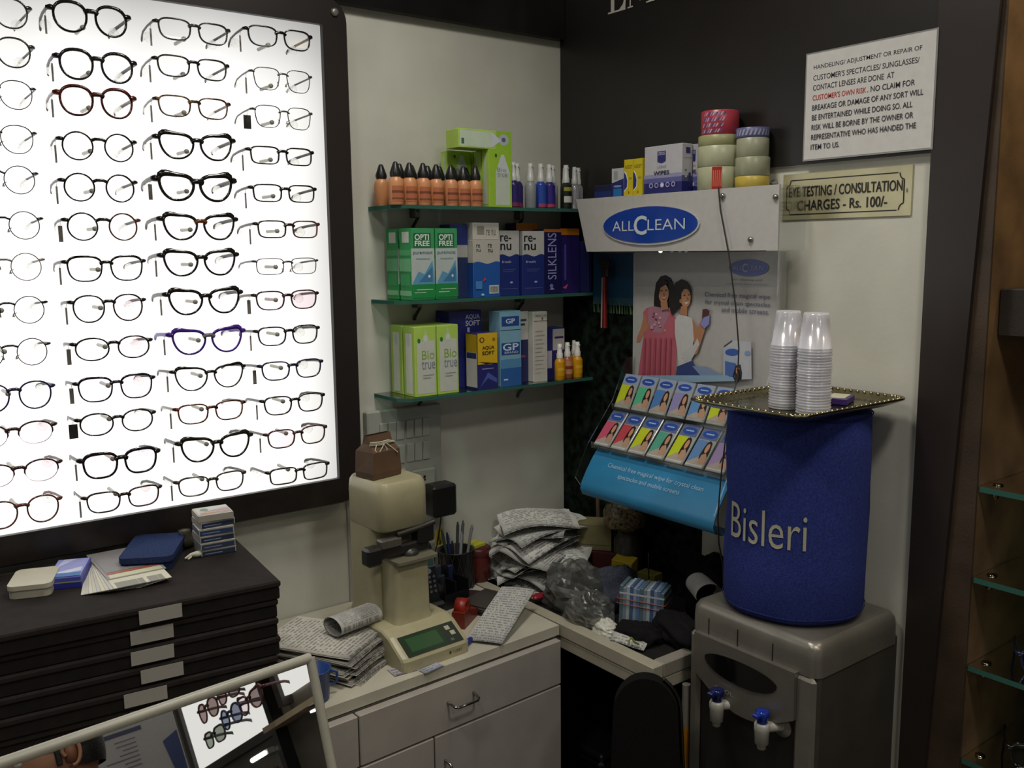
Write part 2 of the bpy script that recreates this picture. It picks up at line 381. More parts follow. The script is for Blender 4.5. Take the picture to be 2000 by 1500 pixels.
def spectacles(label,kind,col,thick,loc,rz,lens='cc',temple=None,tagtype=1,colR=None,tort=False,bridge=None,group='spectacles on the lit panel',half=False,name='eyeglasses',cat='eyeglasses',tlen=.112):
    t=thing(name,label,cat,loc,rz,group); pts,w,h=outline(kind); n=len(pts); th={0:.0013,1:.0023,2:.0034,3:.0046}[thick]
    gap=.0185 if kind!='round' else .022; cx=w/2+gap/2; f=MB(); topx=1.6 if kind in('cateye','wayfarer') else (1.5 if thick>1 else 1.1)
    dep=.0020 if thick==0 else .0034
    def yb(x): return -1.1*x*x+.006*0
    for sgn in (-1,1):
        inner=[];outer=[]
        for k,(x,z) in enumerate(pts):
            x2,z2=pts[(k+1)%n];x0,z0=pts[k-1]; dx,dz=x2-x0,z2-z0; l=math.hypot(dx,dz); nx,nz=dz/l,-dx/l
            tt=th*(1+(topx-1)*max(0,nz))*(1+(.9 if kind=='cateye' else .2)*max(0,nz)*max(0,x/(w/2)))
            if half and nz<-.2: tt*=.15
            inner.append((x,z)); outer.append((x+nx*tt,z+nz*tt))
        vs=[]
        for (o,dy) in ((inner,-dep/2),(outer,-dep/2),(outer,dep/2),(inner,dep/2)):
            for x,z in o:
                X=sgn*(x+cx); vs.append((X,-dep/2*0+dy+ (X*X)*1.2,z))
        fs=[];cc=[]
        for a in range(4):
            b=(a+1)%4
            for k in range(n): fs.append((a*n+k,a*n+(k+1)%n,b*n+(k+1)%n,b*n+k)); cc.append((colR if (colR and sgn>0) else col))
        f.add(vs,fs,cc,True)
        # end piece
        ox=max(o[0] for o in outer); oz=pts[n//8][1]*.85
        f.tube([(sgn*(cx+ox-.003),(cx+ox)**2*1.2,oz),(sgn*(cx+ox+.003),(cx+ox)**2*1.2+.001,oz+.001),(sgn*(cx+ox+.006),(cx+ox)**2*1.2+.006,oz+.001)],[th*1.1+.0006,th*1.2+.0009,th+.0007],colR if (colR and sgn>0) else col,6)
        lm=MB(); lm.add([(sgn*(x+cx),((x+cx)**2)*1.2,z) for x,z in pts],[tuple(range(n))],LENSC[lens[0 if sgn<0 else 1]]); lm.build('lens','lens',t)
        hx=cx+ox+.006; hy=(cx+ox)**2*1.2+.006; hz=oz+.001; tm=MB()
        tp=[(sgn*hx,hy,hz),(sgn*(hx-.001),hy+tlen*.35,hz-.002),(sgn*(hx-.004),hy+tlen*.66,hz-.005),(sgn*(hx-.008),hy+tlen*.84,hz-.010),(sgn*(hx-.011),hy+tlen,hz-.024)]
        tm.tube(tp,[th*.9+.0008,th*.8+.0008,th*.8+.0010,th*.9+.0013,th*.7+.0012],temple or col,6,flat=.55)
        tm.build('temple','tortoise' if tort else 'plastic',t)
        if thick==0:
            f.tube([(sgn*(gap/2+.003),.001,-.004),(sgn*(gap/2-.001),.006,-.006),(sgn*(gap/2-.001),.007,-.011)],[.0007,.0009,.0025],'#b8b4ae',5)
    bz=pts[n//5][1]*.55
    f.tube([(-gap/2-.002,0,bz-.002),(-gap/4,-.001,bz+.0012),(gap/4,-.001,bz+.0012),(gap/2+.002,0,bz-.002)],[th*1.1+.0004]*4,bridge or col,6)
    f.build('frame_front','tortoise' if tort else 'gloss',t)
    if tagtype:
        g=MB(); L=hx-.002
        s2={1:(.0016,.030,'#8d8a84'),2:(.0035,.028,'#77736d'),3:(.0075,.026,'#2b2928')}[tagtype]
        g.tube([(-L,hy+.018,hz),(-L-.002,hy+.017,hz-.010)],.0004,'#a09c96',4)
        g.box(-L-.002-s2[0],-L-.002+s2[0],hy+.0165,hy+.0172,hz-.010-s2[1],hz-.010,s2[2]); g.build('price_tag','card',t)
    t['_h']=(hx,hz); return t
K='#17130f'; GR='#4b4843'
cols={2:[(178,38),(190,130),(190,200),(193,287),(196,367),(202,443),(208,525),(213,602),(222,680),(228,758),(230,825),(237,905),(243,975)],
3:[(380,62),(378,133),(380,210),(385,288),(385,368),(392,445),(393,515),(402,590),(408,667),(412,738),(414,805),(424,875),(415,945)],
4:[(548,75),(553,157),(555,230),(552,305),(557,378),(565,448),(562,520),(562,586),(565,655),(572,722),(576,789),(582,853),(586,925)],
1:[(-24,20),(-18,98),(-13,182),(-10,270),(-6,350),(4,440),(8,522),(14,607),(20,690),(28,775),(26,850),(38,925),(44,1000)]}
spec={2:[('black panto','panto',K,2,{}),('black panto','panto','#1f1c1c',2,{}),('reddish brown tortoise panto','panto','#5a1e14',2,{'tort':True}),('black round','round',K,1,{}),('black round','round',K,1,{}),
 ('black round, brown at right','round',K,1,{'colR':'#5e3220','tagtype':2}),('black square','wayfarer',K,1,{}),('black, pink tinted','panto',K,1,{'lens':'cp'}),('black oval','oval',K,1,{'lens':'cp','tagtype':2}),
 ('black, violet and pink tinted','wayfarer','#15101a',1,{'lens':'vp','tagtype':2}),('black oval with a black tag','oval',K,1,{'tagtype':3}),('thick black, pink tinted','wayfarer','#151013',2,{'lens':'pv'}),('dark brown oblong','softrect','#2c1c14',1,{'lens':'cp'})],
3:[('grey-black oval','softrect','#34312f',1,{}),('dark speckled','softrect','#2b2a20',1,{'tort':True}),('light speckled tortoise','softrect','#6b5030',1,{'tort':True,'colR':'#6a3a24'}),('thick black cat-eye','cateye',K,2,{}),('heavy black cat-eye','cateye',K,3,{'tagtype':2}),
 ('black cat-eye with brown corners','cateye','#1a1411',2,{'bridge':'#6a3515'}),('black cat-eye','cateye',K,2,{}),('black cat-eye','cateye',K,2,{}),('purple cat-eye with grey bridge','cateye','#46218f',2,{'bridge':'#6b6874'}),('black cat-eye','cateye',K,1,{}),
 ('brown tortoise oblong','softrect','#6b3013',1,{'tort':True,'temple':'#2a1c14'}),('black cat-eye with speckled edges','cateye','#1d1812',2,{}),('dark brown thin oblong','softrect','#352a22',1,{})],
4:[('black oblong','softrect',K,1,{}),('grey thin square','navigator',GR,0,{}),('grey thin square','navigator',GR,0,{'tagtype':3}),('black slim rectangular','rect',K,1,{}),('black slim rectangular','rect',K,1,{}),
 ('brown-tipped slim rectangular','rect','#2a1b14',1,{'colR':'#5a3020'}),('grey metal rectangular','rect','#3b3836',0,{'tagtype':0}),('brown, pink tinted','softrect','#32181a',1,{'lens':'pp','tagtype':2}),('black rectangular','softrect',K,1,{}),
 ('navy rectangular','softrect','#171a35',1,{'tagtype':2}),('black rectangular','softrect',K,1,{}),('brown, rose tinted','softrect','#44201a',1,{'lens':'pc'}),('black wide rectangular','rect',K,1,{'tagtype':0})],
1:[('dark thin oval','panto','#3a3632',1,{}),('grey-green thin','panto','#3a3a30',1,{}),('dark thin panto','panto','#2b2724',0,{}),('dark thin panto','panto','#2b2724',0,{}),('dark thin round','round','#2b2724',0,{}),('black thin round','round',K,0,{}),
 ('silver-grey thin round','round','#8a807c',0,{}),('black thin round','round',K,0,{}),('black round with dark bridge','round',K,0,{}),('blue-violet round','panto','#241b48',1,{}),('brown half-rim, pink tinted','oval','#3a1c18',1,{'lens':'pp','half':True}),
 ('brown half-rim, rose tinted','oval','#3a1c18',1,{'lens':'pp','half':True}),('reddish brown round','panto','#5e2a20',1,{})]}
CN={1:'leftmost board column',2:'second board column',3:'third board column',4:'rightmost board column'}
peg=None
def mkpeg(kind):
    m1=MB(); m1.T=Matrix.Rotation(R(90),4,'X')
    if kind=='d': m1.lathe([(.0018,0),(.0018,.030),(.0092,.0305),(.0092,.0330),(0,.0330)],'#f2f1ea',20); return m1.build('peg','frosted_white',dp)
    m1.lathe([(.0035,0),(.0030,.045),(.0045,.046),(.0045,.052),(0,.052)],'#a5a296',10); return m1.build('nose_peg','plastic',dp)
m=bpy.data.materials.new('frosted_white'); m.use_nodes=True; nt=m.node_tree; nt.nodes.clear()
_o=nt.nodes.new('ShaderNodeOutputMaterial'); _t=nt.nodes.new('ShaderNodeBsdfTranslucent'); _t.inputs[0].default_value=(1,1,.98,1); _d=nt.nodes.new('ShaderNodeBsdfTransparent'); _x=nt.nodes.new('ShaderNodeMixShader'); _x.inputs[0].default_value=.50
nt.links.new(_t.outputs[0],_x.inputs[1]); nt.links.new(_d.outputs[0],_x.inputs[2]); nt.links.new(_x.outputs[0],_o.inputs[0]); MATS['frosted_white']=m
pd=mkpeg('d'); pn=mkpeg('n'); pd.data.polygons.foreach_set('use_smooth',[False]*len(pd.data.polygons)); used=[False,False]
def putpeg(k,x,z):
    src=(pd,pn)[k]
    if not used[k]: o=src; used[k]=True
    else: o=src.copy(); COL.objects.link(o)
    o.location=(x,-.040,z)
for c in (1,2,3,4):
    for r_,((px,py),(desc,kind,col,th,kw)) in enumerate(zip(cols[c],spec[c])):
        p=A(px,py,.150); kw=dict(kw)
        e=spectacles('%s eyeglasses, %s from the top in the %s'%(desc,ORD[r_],CN[c]),kind,col,th,(p.x,-.150,p.z),R(rnd.uniform(-1.5,1.5)),**kw)
        hx,hz=e['_h']; del e['_h']
        for sg in (-1,1): putpeg(0,p.x+sg*(hx-.010),p.z+hz-.014)
        putpeg(1,p.x,p.z-.002)
#==SHELVES==
for i,zt in enumerate((1.7205,1.5105,1.2905)):
    t=thing('glass_shelf',['top glass shelf of the three on the left wall','middle glass shelf of the three on the left wall','lowest glass shelf of the three on the left wall'][i],'shelf',(0,0,zt-.008),group='glass shelves in the corner')
    pol=[(-.585,-.002),(-.585,-.105),(-.560,-.130),(-.011,-.130),(-.011,-.002)]
    m1=MB(); n=len(pol); m1.add([(x,y,0) for x,y in pol],[tuple(range(n))],'#ffffff'); m1.add([(x,y,.008) for x,y in pol],[tuple(range(n))],'#ffffff'); m1.build('glass_plate','shelf_glass',t)
    m2=MB(); m2.add([(x,y,z) for z in (0,.008) for x,y in pol],[(k,(k+1)%n,n+(k+1)%n,n+k) for k in range(n)],'#2d6a55'); m2.build('polished_edge','glass_edge',t)
    for x in (-.47,-.16):
        m3=MB(); m3.box(x-.006,x+.006,-.030,0,-.016,-.0005,'#6d6a64',.002); m3.tube([(x,-.028,-.016),(x,-.008,-.034),(x,-.001,-.045)],.004,'#55524d',6); m3.build('bracket','brushed',t)
def cA(name,label,x0,x1,yf,d,z0,h,col,pr=None,group=None,**k):
    return carton(name,label,x1-x0,d,h,((x0+x1)/2,yf+d/2,z0),k.pop('rz',0),col,pr,group,**k)
Z1,Z2,Z3=1.7206,1.5106,1.2906
LG='#b2d45e'
def bio(face):
    for k in ('left','right'):
        q=face(k); q.rect(.22,.04,.78,.90,'#dfe8d8'); q.ell(.5,.80,.13,.09,'#cfd8e0')
    q=face('front'); q.rect(.10,.04,.92,.80,'#c9cfc4'); q.poly([(.30,.80),(.5,.97),(.70,.80)],'#b9d98a'); q.ell(.20,.80,.07,.035,'#2f7a2c'); q.ell(.5,.83,.10,.05,'#d7dcd5')
    q.text('Bio',.32,.53,.90,.66,'#8fb34c'); q.text('true',.30,.39,.92,.51,'#84909c'); q.rect(.35,.30,.85,.31,'#9aa39a'); q.rect(.35,.26,.7,.27,'#9aa39a')
def opti(face):
    q=face('left'); G='#1f9a4c'; q.rect(.0,.86-.02,.0+1,1,'#29a857'); q.rect(.25,.80,.85,.95,'#dfe6df'); q.rect(0,.62,1,.70,'#55b878'); q.rect(.1,.20,.9,.36,'#3cae68'); q.rect(0,.06,1,.13,'#8cd0a0'); q.rect(0,.40,1,.58,'#74c690')
    q=face('front'); q.rect(0,.22,1,1,'#b8c4c2'); q.rect(0,.72,1,1,'#3f9a62'); q.rect(.10,.73,.86,.93,'#156b3a'); q.text('OPTI',.16,.835,.78,.915,'#e8efe8',.02); q.text('FREE',.16,.75,.80,.825,'#e8efe8',.02)
    q.text('puremoist',.08,.625,.92,.685,'#1d5a76'); q.rect(.2,.57,.8,.585,'#8fa8a8'); q.poly([(.05,.25),(.3,.40),(.55,.36),(.9,.55),(.98,.30),(.98,.22),(.05,.22)],'#5d9cc0'); q.poly([(.3,.25),(.6,.36),(.9,.47),(.9,.25)],'#3c7ca8')
    q.ell(.75,.33,.05,.02,'#dfe8ee'); q.rect(0,.03,1,.22,'#1d8a45'); q.rect(.2,.14,.9,.15,'#b8e0c0'); q.rect(.1,.10,.6,.11,'#b8e0c0')
# lowest shelf
gl='lime green lens solution boxes on the lowest shelf'
cA('solution_box','lime green box with grey panel, front left corner of lowest shelf',-.5435,-.4855,-.120,.050,Z3,.160,LG,bio,gl,top='#bfe070')
cA('solution_box','lime green box with grey panel, second from left on lowest shelf',-.4830,-.4244,-.120,.050,Z3,.160,LG,bio,gl,top='#bfe070')
cA('solution_box','lime green box behind the front left one on lowest shelf',-.5435,-.4855,-.064,.050,Z3,.160,LG,bio,gl,top='#bfe070')
cA('solution_box','lime green box behind the second one on lowest shelf',-.4830,-.4244,-.064,.050,Z3,.160,LG,bio,gl,top='#bfe070')
def blu(face):
    q=face('left'); q.rect(.05,.1,.95,.95,'#27309a'); q.rect(.1,.55,.3,.9,'#5160c0'); q=face('front'); q.rect(.02,.02,.98,.98,'#262a78'); q.text('AQUA',.50,.88,.95,.95,'#dcdcf0',.02); q.text('SOFT',.50,.80,.95,.87,'#dcdcf0',.02); q.rect(.55,.72,.62,.78,'#c8c8e8')
cA('solution_box','tall deep blue box behind the yellow-labelled one on lowest shelf',-.412,-.318,-.064,.058,Z3,.186,'#262a80',blu,top='#8f8a5c')
def aqua(face):
    q=face('left'); q.rect(.05,.04,.95,.72,'#d8d8d0'); q.rect(.05,.66,.95,.98,'#c8a818'); q.rect(.1,.55,.9,.65,'#30406a')
    q=face('front'); q.rect(0,.45,1,1,'#dcb51a'); q.poly([(0,.45),(0,.5),(.3,.47),(.6,.43),(1,.47),(1,.45)],'#dcb51a'); q.ell(.22,.88,.13,.05,'#6a4a18'); q.ell(.22,.88,.07,.03,'#dcb51a'); q.ell(.82,.88,.08,.03,'#a06a18')
    q.text('AQUA',.22,.70,.85,.77,'#2a2a20',.02); q.text('SOFT',.22,.61,.85,.68,'#2a2a20',.02); q.rect(0,0,1,.44,'#23246e'); q.poly([(.1,.05),(.5,.30),(.95,.18),(.95,.1),(.5,.2)],'#4a5fae'); q.rect(.2,.36,.8,.375,'#9a9ad0')
cA('solution_box','blue and yellow solution box at the front of the lowest shelf',-.3728,-.3152,-.124,.050,Z3,.135,'#2a2c78',aqua)
def gp(face):
    q=face('front'); q.rect(0,0,1,1,'#7fb0c8'); q.rect(.08,.80,.92,.93,'#1d4a90'); q.text('GP',.28,.835,.72,.90,'#cfe0ee',.02); q.rect(.0,.745,1,.752,'#20303c'); q.rect(.06,.42,.94,.58,'#1d4a90'); q.text('GP',.12,.475,.88,.57,'#cfe0ee',.02); q.text('BRAND',.2,.435,.85,.465,'#cfe0ee'); q.rect(0,0,1,.24,'#2c62a8'); q.rect(0,.24,1,.36,'#5690bc')
    q.rect(.15,.08,.35,.10,'#cfe0ee')
cA('solution_box','pale blue box with dark blue label band on lowest shelf',-.3002,-.2369,-.116,.046,Z3,.183,'#86b4cc',gp)
def navw(face):
    q=face('front'); q.rect(0,.60,1,1,'#c9c9c4'); q.rect(.1,.86,.9,.89,'#3a3a50'); q.rect(.1,.80,.8,.83,'#3a3a50'); q.rect(0,0,1,.60,'#24285e'); q.rect(.2,.35,.8,.38,'#a04060')
cA('solution_box','navy box with white top behind the pale blue one',-.236,-.190,-.085,.044,Z3,.178,'#2a2c60',navw)
def whi(face):
    q=face('front'); q.rect(.02,.0,.98,.85,'#c9c7bf')
    for k in range(11): q.rect(.12,.12+k*.06,.12+.7*rnd.uniform(.6,1),.128+k*.06,'#9a978f')
    q.rect(0,.865,1,.872,'#3a3833'); q.text('MONTHLY LENS',.15,.93,.9,.955,'#45454c'); q.ell(.62,.905,.05,.015,'#5a5a60')
cA('solution_box','plain white printed carton on the right half of lowest shelf',-.1889,-.1431,-.105,.044,Z3,.176,'#cfcdc5',whi)
def bw(face):
    q=face('front'); q.rect(0,0,.4,1,'#2d2f7c'); q.rect(.4,.55,1,.97,'#c4bfc0'); q.rect(.5,.78,.95,.82,'#4a2a6a'); q.rect(.45,.4,1,.55,'#3a2c70'); q.rect(.05,.2,.35,.55,'#c8c8d8'); q.rect(.4,.0,1,.4,'#343a80')
cA('lens_box','short blue and white box behind the yellow spray bottles',-.128,-.062,-.076,.040,Z3,.130,'#30347c',bw)
def bottle(label,loc,h,r,body,cap,group,capkind='spray',lab=None,bodym='plastic',name='spray_bottle'):
    t=thing(name,label,'bottle',loc,0,group); hb=h*.58
    if capkind=='spray':
        MB().lathe([(r*.9,0),(r,.002),(r,hb-.008),(r*.8,hb-.002),(r*.5,hb+.002),(r*.5,hb+.006)],body,14).build('bottle_body',bodym,t)
        c=MB(); c.lathe([(r*.62,hb+.002),(r*.62,hb+.014),(r*.50,hb+.016),(r*.48,h-.010),(r*.40,h),(0,h)],cap,12); c.tube([(0,-r*.4,h-.008),(0,-r*.72,h-.008)],.0016,cap,6); c.build('spray_cap','plastic',t)
    else:
        hb=h*.66
        MB().lathe([(r*.92,0),(r,.003),(r,hb-.014),(r*.86,hb-.005),(r*.55,hb),(r*.5,hb+.003)],body,14).build('bottle_body',bodym,t)
        MB().lathe([(r*.74,hb),(r*.76,hb+.008),(r*.60,hb+.016),(r*.30,h-.002),(r*.18,h),(0,h)],cap,12).build('pointed_cap','plastic',t)
    if lab:
        q=PR(); n=8
        def strip(z0,z1,col,up):
            vs=[];fs=[]
            for k in range(n+1):
                a=R(-150+120*k/n)
                for z in (z0,z1): vs.append(((r+up)*math.cos(a),(r+up)*math.sin(a),z))
            q.add(vs,[(2*k,2*k+2,2*k+3,2*k+1) for k in range(n)],col)
        for k,(a,b,c) in enumerate(lab): strip(hb*a,hb*b,c,.0003+.0003*k)
        q.build('label','print',t)
    return t
Y='#d59a10'
for i,(x,y,c,l) in enumerate(((-.110,-.114,Y,'yellow spray bottle with white cap, leftmost of the four on lowest shelf'),(-.072,-.100,'#a8613a','orange-labelled spray bottle, second of the four on lowest shelf'),(-.043,-.106,Y,'yellow spray bottle with white cap, third of the four on lowest shelf'),(-.0235,-.070,'#b98a2a','dull yellow spray bottle at the corner end of lowest shelf'))):
    bottle(l,(x,y,Z3),.092,.0135 if i<3 else .011,c,'#e4e2dc','small yellow spray bottles',lab=[(.2,.85,[Y,'#c9906a',Y,'#d8c8a0'][i]),(.45,.6,['#e0b030','#8a3a20','#e0b030','#907030'][i])])
# middle shelf
gg='green and white solution boxes on the middle shelf'
for l,x0,x1,yf in (('green and white box, front left of middle shelf',-.5464,-.4855,-.120),('green and white box, second from left on middle shelf',-.4820,-.4230,-.120),('green box behind the front left one on middle shelf',-.5464,-.4855,-.062),('green box behind the second one on middle shelf',-.4820,-.4230,-.062)):
    cA('solution_box',l,x0,x1,yf,.050,Z2,.160,'#2aa65a',opti,gg,top='#5a8a6a')
def nvy(face):
    q=face('front'); q.rect(0,.55,1,.72,'#a9aaa8'); q.rect(0,.72,1,1,'#26357c'); q.rect(0,0,1,.55,'#22305e')
cA('solution_box','dark blue box standing between the green and the white-topped boxes',-.420,-.372,-.088,.046,Z2,.170,'#26357c',nvy)
def wave(q,y,col,a=.02,x0=0,x1=1):
    pts=[(x0,0)]+[(lerp(x0,x1,k/14),y+a*math.sin(k/14*9)) for k in range(15)]+[(x1,0)]; q.poly(pts,col)
def renu1(face):
    q=face('front'); q.rect(0,0,1,1,'#bfbcb2'); wave(q,.60,'#1d58a8'); q.text('re',.12,.86,.26,.92,'#2a2a30',.01); q.text('nu',.12,.79,.28,.84,'#2a2a30',.01); q.text('re',.55,.86,.70,.93,'#2a2a30',.01); q.text('nu',.55,.78,.73,.84,'#2a2a30',.01)
    q.rect(.58,.05,.94,.20,'#cfd4d0')
    for k in range(9): q.rect(.61+k*.034,.07,.61+k*.034+.016,.18,'#30343a')
    q.poly([(.4,.35),(.3,.26),(.46,.30)],'#b8485a'); q.ell(.32,.04,.06,.02,'#8fe0f0'); q.rect(.06,.14,.3,.28,'#4a86c8')
    q=face('left'); q.rect(0,0,1,.6,'#1b4c98')
cA('solution_box','white and blue box with barcode at the middle of middle shelf',-.370,-.2924,-.108,.046,Z2,.134,'#c2bfb6',renu1)
def cap1(face):
    q=face('front'); q.rect(.15,.3,.42,.8,'#8f8b80'); q.text('re nu',.5,.25,.85,.6,'#77756e',.01)
cA('small_carton','small white carton lying on top of the barcode box',-.368,-.2915,-.106,.044,Z2+.134,.040,'#c9c6bd',cap1)
def renu2(face):
    q=face('front'); q.rect(0,0,1,1,'#b9bab6'); wave(q,.62,'#1c2d74',.018); q.text('re-',.08,.83,.62,.93,'#1c1c22',.015); q.text('nu',.08,.70,.62,.80,'#1c1c22',.015); q.text('fresh',.15,.50,.6,.54,'#b8bcd8'); q.rect(.2,.40,.8,.405,'#6a74b0'); q.rect(.2,.37,.7,.375,'#6a74b0'); q.ell(.6,.2,.07,.015,'#a8b0e0'); q.rect(.1,.1,.9,.105,'#6a74b0')
    q=face('left'); q.rect(0,.62,1,1,'#90928f')
cA('solution_box','blue box with white top and large black letters on middle shelf',-.222,-.1533,-.106,.046,Z2,.155,'#1c2d74',renu2)
cA('solution_box','blue box with white top half hidden beside the barcode box',-.288,-.226,-.098,.046,Z2,.156,'#1c2d74',renu2)
def slk(face):
    q=face('front'); q.rect(0,.955,1,1,'#c06a1c'); q.rect(0,0,1,.95,'#17174c')
    v,f,_=text_geo('SILKLENS'); q.add([q.P(.72-.5*b,.22+.72*a) for a,b in v],f,'#9a9ad4'); q.L+=.0003; q.ell(.42,.12,.1,.03,'#7a7ab8'); q.poly([(.3,.06),(.6,.06),(.45,.10)],'#9a9ad4')
cA('solution_box','navy box with vertical lavender lettering on middle shelf',-.1515,-.0950,-.103,.046,Z2,.160,'#17174c',slk)
def slk2(face):
    q=face('front'); q.rect(0,.90,1,1,'#cc7a18'); q.rect(0,0,1,.9,'#241a5a'); q.rect(.2,.2,.3,.75,'#4a4490'); q.poly([(.1,.08),(.4,.14),(.3,.06)],'#c04a70')
cA('solution_box','navy box with orange top right of the lavender-lettered one',-.093,-.030,-.098,.046,Z2,.162,'#241a5a',slk2,top='#b5651a')
cA('solution_box','orange-topped navy box in the back row of middle shelf',-.200,-.130,-.054,.046,Z2,.176,'#241a5a',slk2,top='#b5651a')
def frb(face):
    q=face('front'); q.poly([(.3,.75),(1,.78),(1,.97),(.1,.97)],'#b6b6b0'); q.rect(.5,.35,.95,.68,'#9a9288'); q.rect(0,0,1,.3,'#1a1f50')
cA('lens_box','dark blue box with white flap at the corner end of middle shelf',-.026,-.0135+.0,-.128,.05,Z2,.130,'#1c2050',None)
# top shelf
go='orange dropper bottles with pointed black caps on the top shelf'
k=0
for rowname,y,xs in (('front',-.108,[-.575,-.539,-.502,-.466,-.429,-.393,-.362]),('middle',-.074,[-.545,-.509,-.472,-.436,-.399,-.364]),('back',-.040,[-.572,-.534,-.498,-.461,-.424])):
    for kk,x in enumerate(xs):
        bottle('orange dropper bottle, %s from left in the %s row on top shelf'%(ORD[kk],rowname),(x+rnd.uniform(-.002,.002),y+rnd.uniform(-.002,.002),Z1),.092+rnd.uniform(-.001,.001),.0165,'#cf9062','#1c1c1e',go,'point',lab=[(.12,.66,'#b56c48'),(.42,.50,'#7a4432'),(.2,.25,'#82503c')] if y<-.1 else None,name='dropper_bottle',bodym='plastic')
gt='lime green boxes on the top shelf'
for i,(yf,gx) in enumerate(((-.120,0),(-.088,0),(-.056,0),(-.050,-.069))):
    def pr(face,i=i):
        q=face('left')
        q.rect(.08,.05,.92,.95,'#b9e060'); q.poly([(.25,.05),(.75,.05),(.6,.9),(.4,.9)],'#c9d0cc')
        q=face('front'); q.rect(.0,.0,1,1,'#9cc63a'); q.rect(.28,.04,.92,.60,'#c3cfc0'); q.poly([(.28,.6),(.92,.6),(.66,.92),(.54,.92)],'#c9d2d4'); q.text('Bio',.35,.62,.75,.69,'#86924c'); q.text('true',.35,.53,.8,.60,'#84909c'); q.ell(.30,.9,.05,.03,'#335a20')
    cA('solution_box',['lime green box standing at the front of the top shelf','lime green box standing behind the front one on the top shelf','lime green box at the back of the row on the top shelf','lime green box at the back left behind the orange bottles'][i],-.329+gx,-.263+gx,yf,.030,Z1,.132,LG,pr,gt)
def lie(face):
    q=face('front'); q.rect(.02,.08,.62,.92,'#c7d8c0'); q.rect(.05,.2,.1,.5,'#4a6a58'); q.poly([(.62,.08),(.8,.5),(.62,.92)],'#d0d4e0'); q=face('right'); q.rect(.05,.05,.95,.95,'#98c43a'); q.ell(.5,.55,.28,.3,'#b9c0cc')
    q=face('front'); q.rect(.70,.0,1,1,'#98c43a'); q.ell(.85,.55,.10,.3,'#b4bcc8'); q.ell(.85,.55,.04,.12,'#60687c')
cA('solution_box','lime green box lying across the top of the green row on the top shelf',-.412,-.262,-.118,.052,Z1+.132,.043,LG,lie,gt)
gb='spray bottles with clear caps on the top shelf'
for i,(x,y,c,lab,lb) in enumerate(((-.243,-.100,'#231c5c','purple bottle with clear cap beside the green boxes on the top shelf',[(.05,.85,'#2a2068'),(.05,.2,'#7a3048')]),(-.216,-.080,'#221c54','purple bottle, second beside the green boxes on the top shelf',[(.05,.85,'#2a2068'),(.05,.2,'#7a3048')]),
   (-.190,-.100,'#8a9092','colourless bottle with clear cap between purple and blue ones',[]),(-.160,-.103,'#20409c','blue and violet bottle with clear cap on the top shelf',[(.1,.9,'#2448a4'),(.05,.18,'#a04060')]),(-.130,-.100,'#2a2070','violet bottle right of the blue one on the top shelf',[(.1,.9,'#30247c'),(.05,.18,'#a04060')]),
   (-.102,-.078,'#8a9092','colourless bottle behind the black-labelled one',[]),(-.080,-.105,'#1b2018','bottle with black label and white emblem on the top shelf',[(.05,.95,'#181c16'),(.25,.5,'#c8c8c0'),(.7,.85,'#9a9a40')]))):
    bottle(lab,(x,y,Z1),.108,.0145,c,'#c5c9c6',gb,'spray',lab=lb)
for i,(x,y) in enumerate(((-.049,-.102),(-.050,-.066),(-.026,-.090))):
    bottle(['small colourless spray bottle, front left of the cluster by the corner','small colourless spray bottle, back left of the cluster by the corner','small colourless spray bottle nearest the dark wall on top shelf'][i],(x,y,Z1),.105,.0125,'#6e7a78','#b4bab6','colourless spray bottles at the corner end of the top shelf','spray',bodym='frosted')
#==COUNTER==
ct=thing('drawer_cabinet','grey-white drawer cabinet under the spectacle board','cabinet',(-.379,-.415,0),R(2.5))
G1='#a29c95'; GL='#a09c94'
MB().box(-1.56,0,.002,.36,0,.775,'#5e5a55').build('body','laminate',ct)
MB().box(-.508,-.001,-.018,.001,.672,.772,G1,.0015).build('drawer','laminate',ct)
MB().box(-1.03,-.511,-.018,.001,.672,.772,G1,.0015).build('drawer','laminate',ct)
for a,b in ((-.340,-.001),(-.508,-.343),(-1.03,-.511)): MB().box(a,b,-.018,.001,.08,.668,G1,.0015).build('door','laminate',ct)
dr=[o for o in ct.children if o.name.startswith('drawer')][0]
h=MB(); h.tube([(-.308,-.018,.732),(-.306,-.040,.728),(-.300,-.044,.727),(-.252,-.044,.727),(-.246,-.040,.728),(-.244,-.018,.732)],.0028,'#9a968e',8); h.build('handle','chrome',dr)
dd=[o for o in ct.children if o.name.startswith('door')][0]
h=MB(); h.tube([(-.318,-.018,.612),(-.318,-.038,.610),(-.318,-.041,.604),(-.318,-.041,.560),(-.318,-.038,.552),(-.318,-.018,.550)],.0028,'#9a968e',8); h.build('handle','chrome',dd)
wt=MB(); wt.prism([(-1.95,-.478),(-1.95,-.004),(-.372,-.004),(-.372,-.418)],.022,'#bab6a6',at=.778); simple('worktop',wt,'laminate','off-white worktop with worn front edge below the spectacle board','worktop')
# side shelf (an old table top with raised rim)
sd=thing('side_table','grey-white table with raised rim wedged between cabinet and water dispenser','table',(0,0,0))
MB().box(-.362,-.012,-.693,-.010,.742,.768,'#a29d8b',.002).build('lower_board','laminate',sd)
MB().box(-.356,-.012,-.690,-.010,.770,.786,'#1d1b1a').build('inner_mat','matte',sd)
MB().box(-.364,-.334,-.695,-.010,.770,.800,'#a8a391',.002).build('rim','laminate',sd); MB().box(-.333,-.012,-.695,-.667,.770,.800,'#8f8a80',.002).build('rim','laminate',sd)
for x,y in ((-.34,-.67),(-.04,-.67),(-.34,-.05),(-.04,-.05)): MB().box(x-.015,x+.015,y-.015,y+.015,0,.742,'#2a2724',.002).build('leg','laminate',sd)
